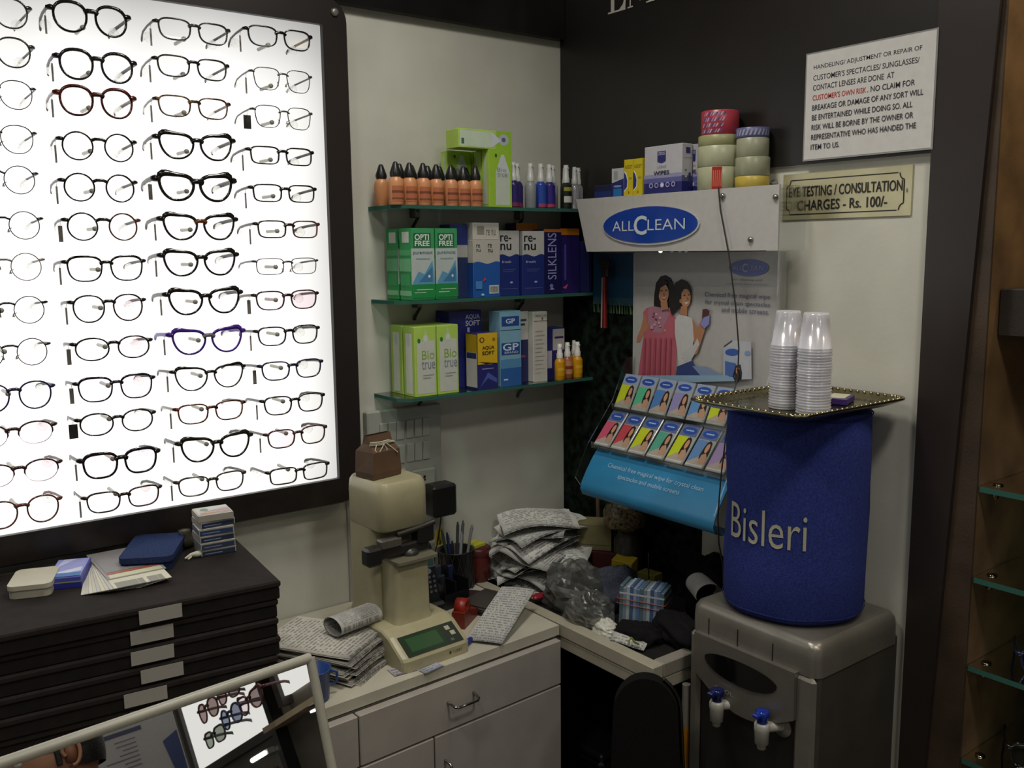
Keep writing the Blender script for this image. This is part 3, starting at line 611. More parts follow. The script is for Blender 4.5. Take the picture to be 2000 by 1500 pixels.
#==CASES==
def cxf(x,y,z):  # local frame of the tray-case stack
    return Vector((x,y,z))
CB=(-1.0085,-.392,.8003); CR=R(-6)
gc='dark sample cases stacked on the worktop'
CH=.0348
for i in range(7):
    z=.8003+i*CH; dx=rnd.uniform(-.004,.003) if i<6 else .006
    t=thing('sample_case','black flat sample case with white label, %s'%(('%s from the top of the stack'%ORD[6-i]) if i<6 else 'topmost of the stack'),'case',(CB[0]+dx,CB[1]+(rnd.uniform(0,.004) if i<6 else -.003),z),CR+R(rnd.uniform(-.4,.4)),gc)
    MB().box(-.62,0,0,.305,0,CH*.62,'#1f1b1a',.002).build('case_base','matte',t)
    MB().box(-.622,.002,-.003,.307,CH*.64,CH-.0005,'#26211f',.003).build('case_lid','matte',t)
    xo=-.215+rnd.uniform(-.012,.012)
    MB().box(xo-.032,xo+.036,-.0042,-.0032,.006,CH-.005,'#9a968f').build('label','label_paper',t)
CT=.8003+7*CH
def Tz(px,py): return Zp(px,py,CT)
def ontop(px,py): p=Zp(px,py,CT); return (p.x,p.y,CT+.0003)
#==case-top items
p=ontop(68,1150); t=thing('lens_tray','pale cream rectangular plastic box lying at the left on the cases','box',(p[0],p[1],p[2]),R(-20))
ps=rrect(-.033,.033,-.045,.045,.012); MB().prism(ps,.014,'#a9a595').build('tray_base','plastic',t); MB().prism([(a*1.06,b*1.04) for a,b in ps],.008,'#b5b19d',at=.0145).build('lid','plastic',t)
def ovb(face):
    q=face('top'); q.rect(.03,.03,.97,.97,'#8f94c8'); q.poly([(.1,.1),(.9,.3),(.9,.5),(.1,.25)],'#c8c8e0'); q.poly([(.1,.5),(.6,.95),(.2,.95)],'#b4b6dc'); q.rect(.05,.03,.95,.22,'#2a6aa8'); q=face('front'); q.rect(0,0,1,.45,'#2a2f8c'); q.rect(0,.5,1,.6,'#9a9a60')
    q=face('right'); q.rect(0,0,1,.5,'#2a2f8c')
p=ontop(137,1130); carton('lens_carton','blue and lilac flat box lying beside the cream plastic box',.056,.105,.020,p,R(-22),'#4a50a8',ovb)
p=ontop(148,1126); 
def lc2(face):
    q=face('front'); q.rect(.1,.3,.9,.7,'#6a72b8')
# leaflets
gr='sheets of the fanned brochure pile on the cases'
pc=Tz(232,1118)
for i in range(9):
    m1=MB(); m1.box(-.048,.048,-.088,.088,0,.0010,['#c2bfb4','#b9b8b4','#c9c8b4'][i%3])
    simple('brochure',m1,'label_paper','white and pale brochure sheet in the fanned pile on the cases','brochure',(pc.x-.012+.0035*i,pc.y-.012-.002*i+.003,CT+.0004+i*.0011),R(-16+1.7*i),gr)
m1=MB(); m1.box(-.05,.05,-.085,.085,0,.0008,'#8f8c8a'); o=simple('cover_sheet',m1,'print','grey printed cover sheet on top of the fanned brochures','brochure',(pc.x+.018,pc.y+.022,CT+.0004+9*.0011),R(-1))
q=PR(); q.frame((-.05,-.085,.0008),(.1,0,0),(0,.17,0)); q.rect(.05,.02,.95,.14,'#c9c7a8'); q.rect(.05,.15,.95,.2,'#b05a44'); q.rect(.05,.22,.95,.9,'#8a8788'); q.build('print','print',o)
# blue case
p=ontop(302,1090); t=thing('eyeglass_case','dark blue soft case lying on the sample cases','case',p,R(-28))
MB().prism(rrect(-.046,.046,-.075,.07,.014),.015,'#1f2a48').build('case_bottom','fabric',t); MB().prism([(a*1.04,b*1.03) for a,b in rrect(-.046,.046,-.075,.07,.014)],.011,'#27355a',at=.0155).build('flap','fabric',t)
p=ontop(362,1068); m1=MB(); m1.lathe([(.012,0),(.018,.006),(.016,.018),(.008,.026),(.012,.034),(0,.036)],'#4a4638',12); m1.lathe([(.010,0),(.012,.01),(.006,.022),(0,.024)],'#c2beb0',10,c=(-.018,-.004,0)); simple('crumpled_wrapper',m1,'plastic','small crumpled white and dark wrapper beside the box pile','wrapper',p)
p=ontop(382,1090); m1=MB(); m1.tube([(-.02,0,.003),(-.008,.004,.006),(0,-.002,.008),(.012,.002,.006),(.018,-.003,.003)],[.002,.004,.006,.006,.002],'#c9c6b4',6); m1.tube([(-.008,0,.004),(-.016,-.006,.002)],.002,'#c9c6b4',5); simple('folded_tissue',m1,'card','small white twisted tissue in front of the box pile','tissue',p)
pb=Tz(428,1078); gbx='contact lens cartons stacked on the cases'
for i in range(6):
    def pr(face,i=i):
        q=face('front')
        if i==5: q.rect(.0,0,1,.9,'#9a968c')
        else: q.rect(.03,.08,.97,.72,['#27334a','#2b3a55','#22304c','#2a3d60','#243250'][i]); q.rect(.1,.3,.6,.42,'#7f8aa8'); q.rect(0,.80,1,1,'#a8a59a')
        q=face('left'); q.rect(0,.1,1,.9,['#9a9890','#6a6f78','#8d8a80','#5a606a','#9a9488','#a89a8c'][i])
        if i==5:
            q=face('top'); q.rect(.03,.03,.97,.97,'#b0aca0'); q.ell(.28,.62,.12,.16,'#3a6a58'); q.poly([(.2,.35),(.8,.60),(.95,.62),(.95,.35)],'#8c8aa0'); q.rect(.1,.12,.95,.28,'#b07a64')
    carton('lens_carton','dark blue and white lens carton, %s'%('topmost of the carton stack on the cases' if i==5 else '%s from the top of the carton stack'%ORD[5-i]),.066,.058,.0135,(pb.x-.004+rnd.uniform(-.002,.002),pb.y+.012+rnd.uniform(-.002,.002),CT+.0003+i*.0138),R(-4+rnd.uniform(-4,4)),'#b0ada2',pr,gbx)
#==LENSMETER==
lm=thing('lensmeter','cream automatic lens meter with green screen standing on the worktop','lens meter',(-.688,-.288,.8003),R(2.5))
CR1='#a8a283'
b=MB()
# base: side profile (y,z) with sloped screen, extruded along x with rounded sides
prof=[(-.122,0),(-.122,.022),(-.118,.028),(-.070,.058),(-.045,.066),(.110,.066),(.118,.055),(.118,0)]
def side_extrude(mb,prof,xs,col,smooth=False):
    vs=[];fs=[];n=len(prof)
    for (x,k) in xs:
        cy=sum(p[0] for p in prof)/n; cz=0
        for y,z in prof: vs.append((x,cy+(y-cy)*k,z*(1-(1-k)*.8)))
    for i in range(len(xs)-1):
        for j in range(n): fs.append((i*n+j,i*n+(j+1)%n,(i+1)*n+(j+1)%n,(i+1)*n+j))
    fs.append(tuple(range(n))); fs.append(tuple((len(xs)-1)*n+j for j in range(n))); mb.add(vs,fs,col,smooth)
side_extrude(b,prof,[(-.082,.90),(-.079,.955),(-.072,.99),(-.066,1),(.066,1),(.072,.99),(.079,.955),(.082,.90)],CR1)
b.build('base','plastic',lm)
b=MB()
def rbox(mb,x0,x1,y0,y1,zs,r,col,n=5):
    vs=[];fs=[]
    for (z,k) in zs:
        cx,cy=(x0+x1)/2,(y0+y1)/2
        for x,y in rrect(x0,x1,y0,y1,r,n): vs.append((cx+(x-cx)*k,cy+(y-cy)*k,z))
    m=len(vs)//len(zs)
    for i in range(len(zs)-1):
        for j in range(m): fs.append((i*m+j,i*m+(j+1)%m,(i+1)*m+(j+1)%m,(i+1)*m+j))
    mb.add(vs,fs,col,True); mb.add(vs[:m],[tuple(range(m))],col); mb.add(vs[-m:],[tuple(range(m))],col)
rbox(b,-.064,.050,.010,.112,[(.05,1.12),(.075,1.02),(.10,1),(.30,1)],.018,CR1); b.build('column','plastic',lm)
b=MB(); rbox(b,-.046,.040,-.045,.020,[(.055,1.18),(.068,1.06),(.085,1),(.195,.97)],.012,CR1); b.build('pedestal','plastic',lm)
b=MB(); rbox(b,-.066,.052,-.030,.112,[(.258,.94),(.262,1),(.335,1),(.350,.97),(.358,.90)],.022,CR1); b.build('head','plastic',lm)
b=MB(); b.prism(rrect(-.048,.052,-.060,.018,.010),.006,'#6f6c5c',at=.195); b.lathe([(.020,.201),(.020,.207),(.012,.214),(.008,.216),(0,.216)],'#2e2d2a',16,c=(.005,-.020,0)); b.build('lens_stage','plastic',lm)
b=MB(); b.box(-.100,.050,-.030,-.016,.205,.228,'#242322',.004); b.box(-.105,-.070,-.040,-.010,.198,.236,'#1f1e1d',.005); b.box(-.07,-.02,-.034,-.012,.226,.246,'#514d48',.003); b.box(.018,.058,-.036,-.006,.222,.258,'#1e1d1c',.003)
b.tube([(-.03,-.028,.250),(.03,-.030,.256),(.058,-.034,.262)],.006,'#2b2a28',8); b.build('lens_bar','plastic',lm)
q=PR(); a0=Vector((-.070,-.1195,.0285)); vv=Vector((0,.044,.0268)); q.frame(a0,(.140,0,0),vv,.0005); q.rect(.02,.02,.98,1.0,'#31392f'); q.rect(.08,.12,.72,.92,'#28402a'); q.rect(.12,.2,.66,.84,'#38563a')
q.rect(.80,.66,.88,.86,'#b0b098'); q.rect(.84,.38,.92,.58,'#b0b098'); q.rect(.78,.12,.84,.24,'#5a6054'); q.build('display','gloss',lm)
q=PR(); q.frame((-.078,-.1224,.003),(.15,0,0),(0,0,.018)); q.ell(.72,.55,.018,.2,'#3a3a32',10); q.text('TOMEY',.76,.35,.92,.72,'#5f5b4c'); q.build('maker_name','print',lm)
# bag on the head
bt=thing('gift_bag','small brown paper bag tied with white string on top of the cream machine','bag',(-.7115,-.240,1.1595),R(12))
b=MB(); vs=[];fs=[]
for z,wx,wy in ((0,.037,.028),(.012,.038,.029),(.055,.036,.027),(.070,.030,.012),(.088,.031,.006)):
    for x,y in ((-wx,-wy),(wx,-wy),(wx,wy),(-wx,wy)): vs.append((x+rnd.uniform(-.001,.001),y,z))
for i in range(4):
    for k in range(4): fs.append((i*4+k,i*4+(k+1)%4,(i+1)*4+(k+1)%4,(i+1)*4+k))
fs.append((0,1,2,3)); b.add(vs,fs,'#57402c'); b.build('paper','card',bt)
b=MB()
for k in range(3):
    b.tube([(-.035,-.016-.001*k,.070+.003*k),(-.01,-.02,.068+.003*k),(.012,-.02,.071+.002*k),(.034,-.016,.068)],.0013,'#c2c0a8',5)
b.tube([(-.02,-.02,.07),(-.028,-.024,.060),(-.020,-.026,.052),(-.010,-.025,.062),(-.002,-.022,.069),(.004,-.025,.058),(-.004,-.026,.05)],.0012,'#c2c0a8',5)
b.tube([(.006,-.022,.069),(.018,-.026,.058),(.028,-.030,.048)],.0014,'#c2c0a8',5); b.tube([(.034,-.014,.069),(.039,-.012,.05),(.037,-.012,.030)],.0012,'#c2c0a8',5); b.build('string','card',bt)
# switchboard
sb=thing('switch_board','white electrical switch board on the wall beside the spectacle board','switch board',(-.6165,-.0005,1.025))
b=MB(); b.box(0,.203,-.022,0,0,.226,'#a5a8a0',.003); b.build('plate','plastic',sb)
for r2 in range(3):
    for k in range(6):
        if r2==2 and k>2: continue
        x0=.030+k*.0225+(.004 if k>2 else 0); z0=.150-r2*.058
        m1=MB(); m1.T=Matrix.Translation((x0+.0105,-.024,z0+.024))@Matrix.Rotation(R(4),4,'X'); m1.box(-.0102,.0102,-.003,.003,-.0225,.0225,'#aeb0a8',.0012); m1.build('switch','plastic',sb)
b=MB(); b.box(.112,.176,-.034,-.021,.010,.072,'#a9aba2',.003)
for x,z in ((.144,.055),(.144,.046),(.1435,.051)): b.box(x-.003,x+.003,-.0347,-.0336,z-.0016,z+.0016,'#20201f')
b.build('socket','plastic',sb)
ad=thing('power_adapter','black plug-in power adapter with hanging wire below the switches','adapter',(-.446,-.0365,.985))
b=MB(); b.box(-.034,.034,-.050,0,0,.078,'#151515',.006); b.build('body','plastic',ad)
b=MB(); b.tube([(.0,-.028,.002),(-.002,-.028,-.012),(-.006,-.024,-.05),(-.012,-.014,-.10),(-.014,-.008,-.155),(-.010,-.010,-.180)],.0017,'#121212',6); b.build('wire','plastic',ad)
#==RECEIPTS LEFT==
def sheet(name,label,w,h,loc,rot,col='#bab7ad',bend=.004,group=None,m='receipt',cat='paper',nx=6,ny=5,wob=.0015,th=.0008,curl=0.):
    vs=[];fs=[]; ph=rnd.uniform(0,6)
    for s in (0,1):
        for j in range(ny+1):
            for i in range(nx+1):
                u=i/nx-.5; v=j/ny-.5
                z=bend*(1-4*u*u)+wob*math.sin(5*u+7*v+ph)+curl*max(0,v)**2*4
                vs.append((u*w,v*h,z+s*th))
    k=(nx+1)*(ny+1)
    for j in range(ny):
        for i in range(nx):
            a=j*(nx+1)+i; q=(a,a+1,a+nx+2,a+nx+1); fs.append(q); fs.append(tuple(x+k for x in q[::-1]))
    bd=[i for i in range(nx+1)]+[(j+1)*(nx+1)+nx for j in range(ny)]+[ny*(nx+1)+i for i in range(nx-1,-1,-1)]+[j*(nx+1) for j in range(ny-1,0,-1)]
    for i in range(len(bd)): a,b2=bd[i],bd[(i+1)%len(bd)]; fs.append((a,b2,b2+k,a+k))
    mb=MB(); mb.add(vs,fs,col,True); return simple(name,mb,m,label,cat,loc,0,group,rot)
gl2='folded bills in the pile left of the cream machine'
WT=.8003
for i in range(14):
    z=WT+.0006+i*.0040
    sheet('folded_bill','white printed bill lying in the pile between mirror and cream machine',.150,.205,(-.850+rnd.uniform(-.006,.006)-.0006*i,-.272+rnd.uniform(-.007,.007)+.0008*i,z),(0,0,R(27+rnd.uniform(-6,6))),['#b9b6aa','#c0bdb2','#aeaba2'][i%3],.0006,gl2,th=.0028,wob=.0004)
t=thing('rolled_bill','printed bill rolled into a tube, lying on top of the left pile','paper',(-.800,-.278,WT+.0590+.020),R(10))
b=MB(); vs=[];fs=[]; n=22
for j in range(2):
    for k in range(n+1):
        a=R(-60+430*k/n); rr=.0195-.0045*k/n+.003; y=(-.052,.052)[j]
        vs.append((rr*math.cos(a)*1.45,y,rr*math.sin(a)*.92))
fs=[(k,k+1,n+2+k,n+1+k) for k in range(n)]; b.T=Matrix.Rotation(R(90),4,'Z'); b.add(vs,fs,'#a9a8a3',True); b.build('roll','receipt',t)
# photos & magazine at right foot of cases
_p=Zp(572,1262,WT+.022); t=thing('magazine','pink and yellow printed magazine lying beside the black cases','magazine',(_p.x,_p.y,WT),R(24))
b=MB(); b.box(-.040,.040,-.065,.065,0,.022,'#9c9a94',.001); b.build('pages','card',t); q=PR(); q.frame((-.040,-.065,.022),(.08,0,0),(0,.13,0),.0004)
q.rect(0,0,1,1,'#9c7a6c'); q.rect(.05,.05,.55,.4,'#6a7a3a'); q.rect(.1,.1,.3,.35,'#b0a040')
for k in range(8): q.poly([(.35+.06*k,.05),(.38+.06*k,.05),(.36+.06*k,.38)],'#2e3a24')
q.build('cover_print','print',t)
t=thing('blue_cup','dark blue plastic cup behind the mirror corner beside the bill pile','cup',(-.945,-.395,WT))
MB().lathe([(.022,0),(.027,.002),(.031,.058),(.033,.060),(.030,.060),(.024,.006),(0,.006)],'#24407c',20).build('cup_body','plastic',t); MB().tube([(.032,0,.018),(.045,-.002,.022),(.046,-.002,.040),(.034,0,.046)],.003,'#24407c',6).build('handle','plastic',t)
sheet('loose_label','small white and lilac label at the worktop edge before the cream machine',.050,.034,(-.757,-.395,WT+.0012),(0,0,R(-5)),'#b4aeb8',0,m='label_paper',wob=.0002,th=.0006,nx=2,ny=2)
sheet('loose_label','torn blue and white label under the front of the cream machine',.048,.022,(-.708,-.424,WT+.0012),(0,0,R(8)),'#a4a8b8',0,m='label_paper',wob=.0002,th=.0006,nx=2,ny=2)
#==COUNTER RIGHT PART==
# long bill card leaning
p=[Zp(915,1253,.806),Zp(975,1255,.806),Zp(1050,1155,.852),Zp(975,1143,.852)]
b=MB(); nrm=(p[1]-p[0]).cross(p[3]-p[0]).normalized(); ctr=(p[0]+p[1]+p[2]+p[3])/4
w1=((p[1]-p[0])+(p[2]-p[3]))/2; h1=((p[3]-p[0])+(p[2]-p[1]))/2; h1b=h1-w1.normalized()*h1.dot(w1.normalized())*0
X=w1.normalized(); Nn=X.cross(h1.normalized()).normalized(); Yv=Nn.cross(X)
o=sheet('bill_card','long white printed bill leaning on things at the worktop corner',w1.length,h1.length,(0,0,0),(0,0,0),'#b3b4b0',.001,wob=.0006)
sh=h1.dot(X)/h1.dot(Yv)
M=Matrix((( X.x,Yv.x,Nn.x,ctr.x),(X.y,Yv.y,Nn.y,ctr.y),(X.z,Yv.z,Nn.z,ctr.z),(0,0,0,1)))
for v in o.data.vertices: v.co.x += v.co.y*sh
o.matrix_world=M
t=thing('notebook','dark notebook pile under the upper end of the leaning bill','notebook',(-.435,-.240,WT),R(18))
MB().box(-.050,.050,-.045,.045,0,.012,'#1a1820',.002).build('cover','plastic',t); MB().box(-.047,.050,-.043,.043,.0125,.020,'#8a8680',.001).build('pages','card',t); MB().box(-.050,.050,-.045,.045,.0205,.0225,'#3a3634',.0005).build('top_cover','plastic',t)
t=thing('marker_pen','blue and white capped pen at the lower corner of leaning bill','pen',(-.590,-.378,WT+.006),R(-60)); b=MB(); b.T=Matrix.Rotation(R(90),4,'X'); b.lathe([(.0055,-.018),(.006,-.014),(.006,.012),(0,.013)],'#23307c',10); b.build('cap','plastic',t); b=MB(); b.T=Matrix.Rotation(R(90),4,'X'); b.lathe([(.005,.013),(.005,.045),(0,.046)],'#b9bcc4',10); b.build('barrel','plastic',t)
t=thing('tape_dispenser','small red plastic tape dispenser between the machine and the pens','dispenser',(-.520,-.270,WT),R(35))
b=MB(); b.prism([(-.045,0),(.045,0),(.045,.018),(.02,.022),(-.02,.038),(-.045,.036)],.030,'#6c2418',axis='y',at=-.015); b.build('body','plastic',t); b=MB(); b.T=Matrix.Translation((-.018,.013,.040))@Matrix.Rotation(R(90),4,'X'); b.lathe([(.020,0),(.020,.024),(.010,.024),(.010,0)],'#8a241a',18,close=True); b.build('roll','plastic',t)
t=thing('green_clip_pile','crumpled green and white packaging strip beside the red dispenser','wrapper',(-.565,-.235,WT))
b=MB()
for k in range(5): b.tube([(-.02+.01*k,-.01+.004*k,.004),(-.012+.009*k,.002,.012+.003*(k%2)),(.0+.007*k,.012,.006)],.003,['#6f7a58','#8e927c','#4a5540'][k%3],5)
b.build('strip','plastic',t)
# pen holder
ph=thing('pen_holder','black mesh pen holder full of pens against the wall','pen holder',(-.415,-.078,WT))
b=MB(); b.lathe([(.044,0),(.044,.092),(.046,.094),(.046,.096),(.042,.096),(.040,.004),(0,.004)],'#121214',18); b.build('cup_body','plastic',ph)
mesh=MB()
for k in range(16):
    a=2*math.pi*k/16; mesh.tube([(.045*math.cos(a),.045*math.sin(a),.004),(.045*math.cos(a+.5),.045*math.sin(a+.5),.092)],.0008,'#2c2c2e',4); mesh.tube([(.045*math.cos(a),.045*math.sin(a),.004),(.045*math.cos(a-.5),.045*math.sin(a-.5),.092)],.0008,'#2c2c2e',4)
mesh.build('mesh_wires','plastic',ph)
PN=[(-.02,.0,-.035,.008,.150,'#2a3a30','dark green pen standing leftmost in the pen holder'),(-.006,.012,-.012,.02,.135,'#1b2450','blue pen in the middle of the pen holder'),(.006,-.010,.010,-.012,.140,'#8d8f94','grey pen in the pen holder'),(.018,.006,.030,.010,.160,'#50525a','slim dark pen leaning right in the pen holder'),(.012,.016,.022,.022,.155,'#3a3c40','black pen at the back right of the pen holder'),(-.014,-.014,-.022,-.018,.125,'#232325','black pen at the front left of the pen holder'),(.024,-.012,.046,-.006,.150,'#77797c','thin metal pin leaning out of the pen holder')]
for (x0,y0,x1,y1,L,c,l) in PN:
    b=MB(); b.tube([(x0*.6,y0*.6,.006),(lerp(x0*.6,x1,.9),lerp(y0*.6,y1,.9),L*.92),(x1,y1,L)],[.0038,.0038,.0018],c,7); b.tube([(x1*.8+.004,y1*.8,L*.78),(x1+.004,y1,L*.95)],.001,'#8a8a8a',4); simple('pen',b,'plastic',l,'pen',(-.415,-.078,WT),0,'pens in the pen holder')
t=thing('sticky_note','yellow sticky note standing up out of the pen holder','note',(-.445,-.052,WT+.105),R(15)); b=MB(); b.box(-.016,.016,-.0006,.0006,0,.040,'#b3a03a'); b.build('paper','card',t); q=PR(); q.frame((-.016,-.0006,0),(.032,0,0),(0,0,.040)); q.poly([(.3,.8),(.6,.95),(.62,.9),(.35,.75)],'#3a3220'); q.poly([(.35,.1),(.8,.3),(.8,.25),(.4,.05)],'#3a3220'); q.build('ink','print',t)
t=thing('note_block','yellow note pad lying on the red tin beside the pen holder','note pad',(-.345,-.060,WT+.085),R(10)); b=MB(); b.box(-.019,.019,-.019,.019,0,.008,'#aeb030',.0006); b.build('pad','card',t)
t=thing('red_tin','dark red round tin beside the pen holder','tin',(-.343,-.068,WT)); MB().lathe([(.030,0),(.032,.002),(.032,.074),(.030,.078)],'#571d1a',22).build('tin_body','metal' if False else 'plastic',t); MB().lathe([(.0335,.066),(.0335,.082),(.031,.0845),(0,.0845)],'#4a1a1a',22).build('lid','plastic',t)
t=thing('cordless_phone','dark cordless phone handset with small screen beside the machine','phone',(-.560,-.190,WT),0)
b=MB(); b.box(-.030,.030,-.020,.040,0,.032,'#1a1c20',.006); b.build('cradle','plastic',t)
b=MB(); b.T=Matrix.Translation((0,.0,.028))@Matrix.Rotation(R(-16),4,'X'); rbox(b,-.024,.024,-.010,.012,[(0,.9),(.008,1),(.125,1),(.140,.75)],.008,'#16181c'); b.build('handset','plastic',t)
q=PR(); Mx=Matrix.Translation((0,.0,.028))@Matrix.Rotation(R(-16),4,'X'); q.T=Mx; q.frame((-.018,-.0102,.082),(.036,0,0),(0,0,.034),.0006); q.rect(-.08,-.08,1.08,1.08,'#555c60'); q.rect(0,0,1,1,'#2f4446'); q.frame((-.018,-.0102,.02),(.036,0,0),(0,0,.05),.0006)
for r2 in range(4):
    for k in range(3): q.ell(.18+.32*k,.1+.22*r2,.10,.07,'#4a4f58',8)
q.ell(.5,1.03,.2,.13,'#6b7078',12); q.build('screen_and_keys','print',t)
t=thing('desk_clutter_tray','black desktop organiser tray between handset and pen holder','organiser',(-.492,-.150,WT),R(6))
b=MB(); b.box(-.036,.036,-.040,.040,0,.004,'#141416'); b.box(-.036,-.033,-.040,.040,.004,.060,'#141416'); b.box(.033,.036,-.040,.040,.004,.060,'#141416'); b.box(-.033,.033,.037,.040,.004,.075,'#141416'); b.box(-.033,.033,-.040,-.037,.004,.035,'#141416'); b.box(-.002,.002,-.036,.036,.004,.06,'#141416'); b.build('tray','plastic',t)
for i,(x,y,c,L) in enumerate(((-.018,-.01,'#22262c',.07),(-.012,.015,'#303642',.085),(.018,.01,'#1d2440',.08))):
    b=MB(); b.box(-.007,.007,-.005,.005,0,L,c,.002); simple('screwdriver' if False else 'small_case',b,'plastic',['black slim case in the left bay of organiser','dark grey slim case at the back of organiser','navy slim case in the right bay of organiser'][i],'case',(-.492+x,-.150+y,WT+.0045),R(6),'slim cases in the black organiser')
t=thing('photo_frame_card','white bordered photo card lying behind the leaning bill','card',(-.420,-.160,WT+.001),R(35)); b=MB(); b.box(-.04,.04,-.03,.03,0,.0015,'#a8a6a2'); b.build('paper','card',t); q=PR(); q.frame((-.04,-.03,.0015),(.08,0,0),(0,.06,0)); q.rect(.1,.12,.9,.88,'#3a2a2c'); q.build('picture','print',t)
b=MB(); b.lathe([(.012,0),(.013,.002),(.014,.022),(.012,.024),(0,.024)],'#a4a6a6',12); simple('white_jar',b,'plastic','small white jar between the red tin and the bill pile','jar',(-.305,-.105,WT))
# big pile of folded bills on the side table
gp2='folded bills in the big pile in the corner'
ST=.8003
base=Vector((-.185,-.150,.787))
zz=.7875
OR=[(0,0,-12,0,0),(-.030,-.01,18,3,-9),(-.055,.012,-30,-5,-10),(-.02,-.04,25,7,-4),(-.050,-.02,-22,5,-12),(-.07,.01,14,-2,-12),(-.035,-.045,-35,10,-5),(-.055,.0,8,2,-14),(-.03,-.03,38,9,-6),(-.065,.02,-20,-3,-13),(-.03,-.02,20,8,-6),(-.045,.01,-34,4,-8),(-.02,-.02,10,3,-5),(-.03,.0,-12,1,-3)]
for i,(dx,dy,rz,tx,ty) in enumerate(OR):
    zz=.795+i*.0110
    w2,h2=(.215,.140) if i%2==0 else (.19,.15)
    sheet('folded_bill',('white printed bill on top of the big corner pile' if i==len(OR)-1 else 'white printed bill folded into the big pile in the corner'),w2,h2,(base.x+dx*.6,base.y+dy+.015,zz),(R(tx*1.4),R(ty*1.25),R(rz-18)),['#c2c4bf','#cfd0ca','#b8b8b3'][i%3],.010,gp2,m='receipt_wide',th=.0024,wob=.0050,nx=8,ny=6)
# table clutter
def cB(name,label,px0,px1,pyb,pyt,off,d,col,pr=None,m='print',cat='box',rz=-90,group=None,dz=0):
    a=B(px0,pyb,off); c=B(px1,pyb,off); tt=B(px0,pyt,off); w=abs(c.y-a.y); h=tt.z-a.z
    return carton(name,label,w,d,h,(-off+d/2,(a.y+c.y)/2,a.z+dz),R(rz),col,pr,group,cat,m=m)
def beige(face):
    q=face('front'); q.rect(0,.20,1,.215,'#3a3620')
carton('kraft_box','small olive beige carton perched on the right edge of the corner pile',.088,.062,.068,(-.088,-.228,.8725),R(-52),'#7a734f',beige,m='card')
carton('red_box','dark red box under the beige carton beside the yellow one',.085,.07,.085,(-.072,-.262,.7866),R(-60),'#4a1818',lambda face: face('front').rect(.1,.25,.95,.42,'#7c2028'),m='card')
carton('yellow_box','small yellow carton standing tilted in the table clutter',.052,.040,.075,(-.105,-.345,.8065),R(-66),'#a8921c',lambda face: face('right').rect(.0,0,1,1,'#b8a430'),m='card',rot=(R(8),R(6),R(-66)))
carton('olive_box','small olive yellow box behind the yellow carton',.050,.035,.060,(-.065,-.395,.7865),R(-80),'#6f6a26',None,m='card')
# bundle of wrapped cloths, upright, with rubber bands
bx=Vector((-.190,-.500,.7868)); gbn='striped sachets in the banded bundle'
for i in range(13):
    t_=i/12; c=['#5a7078','#7c8a9c','#a8b4b4','#46608a','#8a96ac','#5c7aa0'][i%6]
    b=MB(); b.box(-.004,.004,-.030,.030,0,.088+rnd.uniform(-.003,.003),c,.001); b.box(-.0044,.0044,-.0302,.0302,.070,.074,'#b8bcc0')
    simple('sachet',b,'print','blue and grey striped sachet, %s from left in the banded bundle'%ORD[i],'sachet',(bx.x+lerp(-.045,.045,t_)*math.cos(R(-62)),bx.y+lerp(-.048,.048,t_)*math.sin(R(-62)),bx.z),0,gbn,rot=(0,R(2),R(-62)))
b=MB()
for dz in (.0,.004):
    pts=[]
    for x,y in rrect(-.056,.056,-.0315,.0315,.006,3): pts.append((x,y,.050+dz*3+.002*math.sin(x*90)))
    b.tube(pts+[pts[0]],.0009,'#a85a4c',5)
b.T=Matrix.Identity(4); simple('rubber_band',b,'plastic','pink rubber bands around the striped sachet bundle','rubber band',(bx.x,bx.y,bx.z-.004),R(-62))
def blob(mb,rx,ry,rz,col,seed,amp=.25,n=18,m=11,freq=2.2,crumple=0.):
    import mathutils
    vs=[];fs=[]
    for i in range(m+1):
        ph_=math.pi*i/m
        for k in range(n):
            a=2*math.pi*k/n; d=Vector((math.sin(ph_)*math.cos(a),math.sin(ph_)*math.sin(a),math.cos(ph_)))
            f=1+amp*mathutils.noise.noise(d*freq+Vector((seed,0,0)))+amp*.5*abs(mathutils.noise.noise(d*freq*2.7+Vector((seed,5,0))))+crumple*abs(mathutils.noise.noise(d*freq*4.1+Vector((seed,9,2))))
            z=d.z*rz*f; 
            vs.append((d.x*rx*f,d.y*ry*f,max(z,-rz*.45)+rz*.45))
    for i in range(m):
        for k in range(n): fs.append((i*n+k,i*n+(k+1)%n,(i+1)*n+(k+1)%n,(i+1)*n+k))
    mb.add(vs,fs,col,not crumple); return mb
def heap(name,label,cat,x,y,rx,ry,rz,col,m,seed,rzz=0,z=.7866,amp=.3,freq=2.2,crumple=0.):
    return simple(name,blob(MB(),rx,ry,rz,col,seed,amp,34,22,freq,crumple),m,label,cat,(x,y,z),R(rzz))
heap('black_pouch','large black cloth pouch heaped at the front right of the table','pouch',-.200,-.618,.095,.042,.036,'#1a191b','fabric',3,70)
heap('black_pouch','black cloth bag in front of the striped sachets','pouch',-.268,-.560,.040,.050,.026,'#171618','fabric',9,10)
heap('black_pouch','black cloth heap against the dark wall behind the sachets','pouch',-.062,-.590,.040,.070,.105,'#111012','fabric',14,0)
heap('plastic_bag','grey crumpled plastic bag beside the big bill pile','plastic bag',-.245,-.330,.062,.075,.070,'#6a6c68','polybag',21,20,amp=.30,freq=2.0,crumple=.16)
heap('plastic_bag','clear crumpled plastic bag in front of the grey one','plastic bag',-.292,-.430,.050,.060,.050,'#8a8a82','polybag',27,-10,amp=.30,freq=2.0,crumple=.16)
heap('grey_cloth','bluish grey cloth between plastic bag and striped sachets','cloth',-.170,-.385,.065,.055,.060,'#3f4450','fabric',33,0)
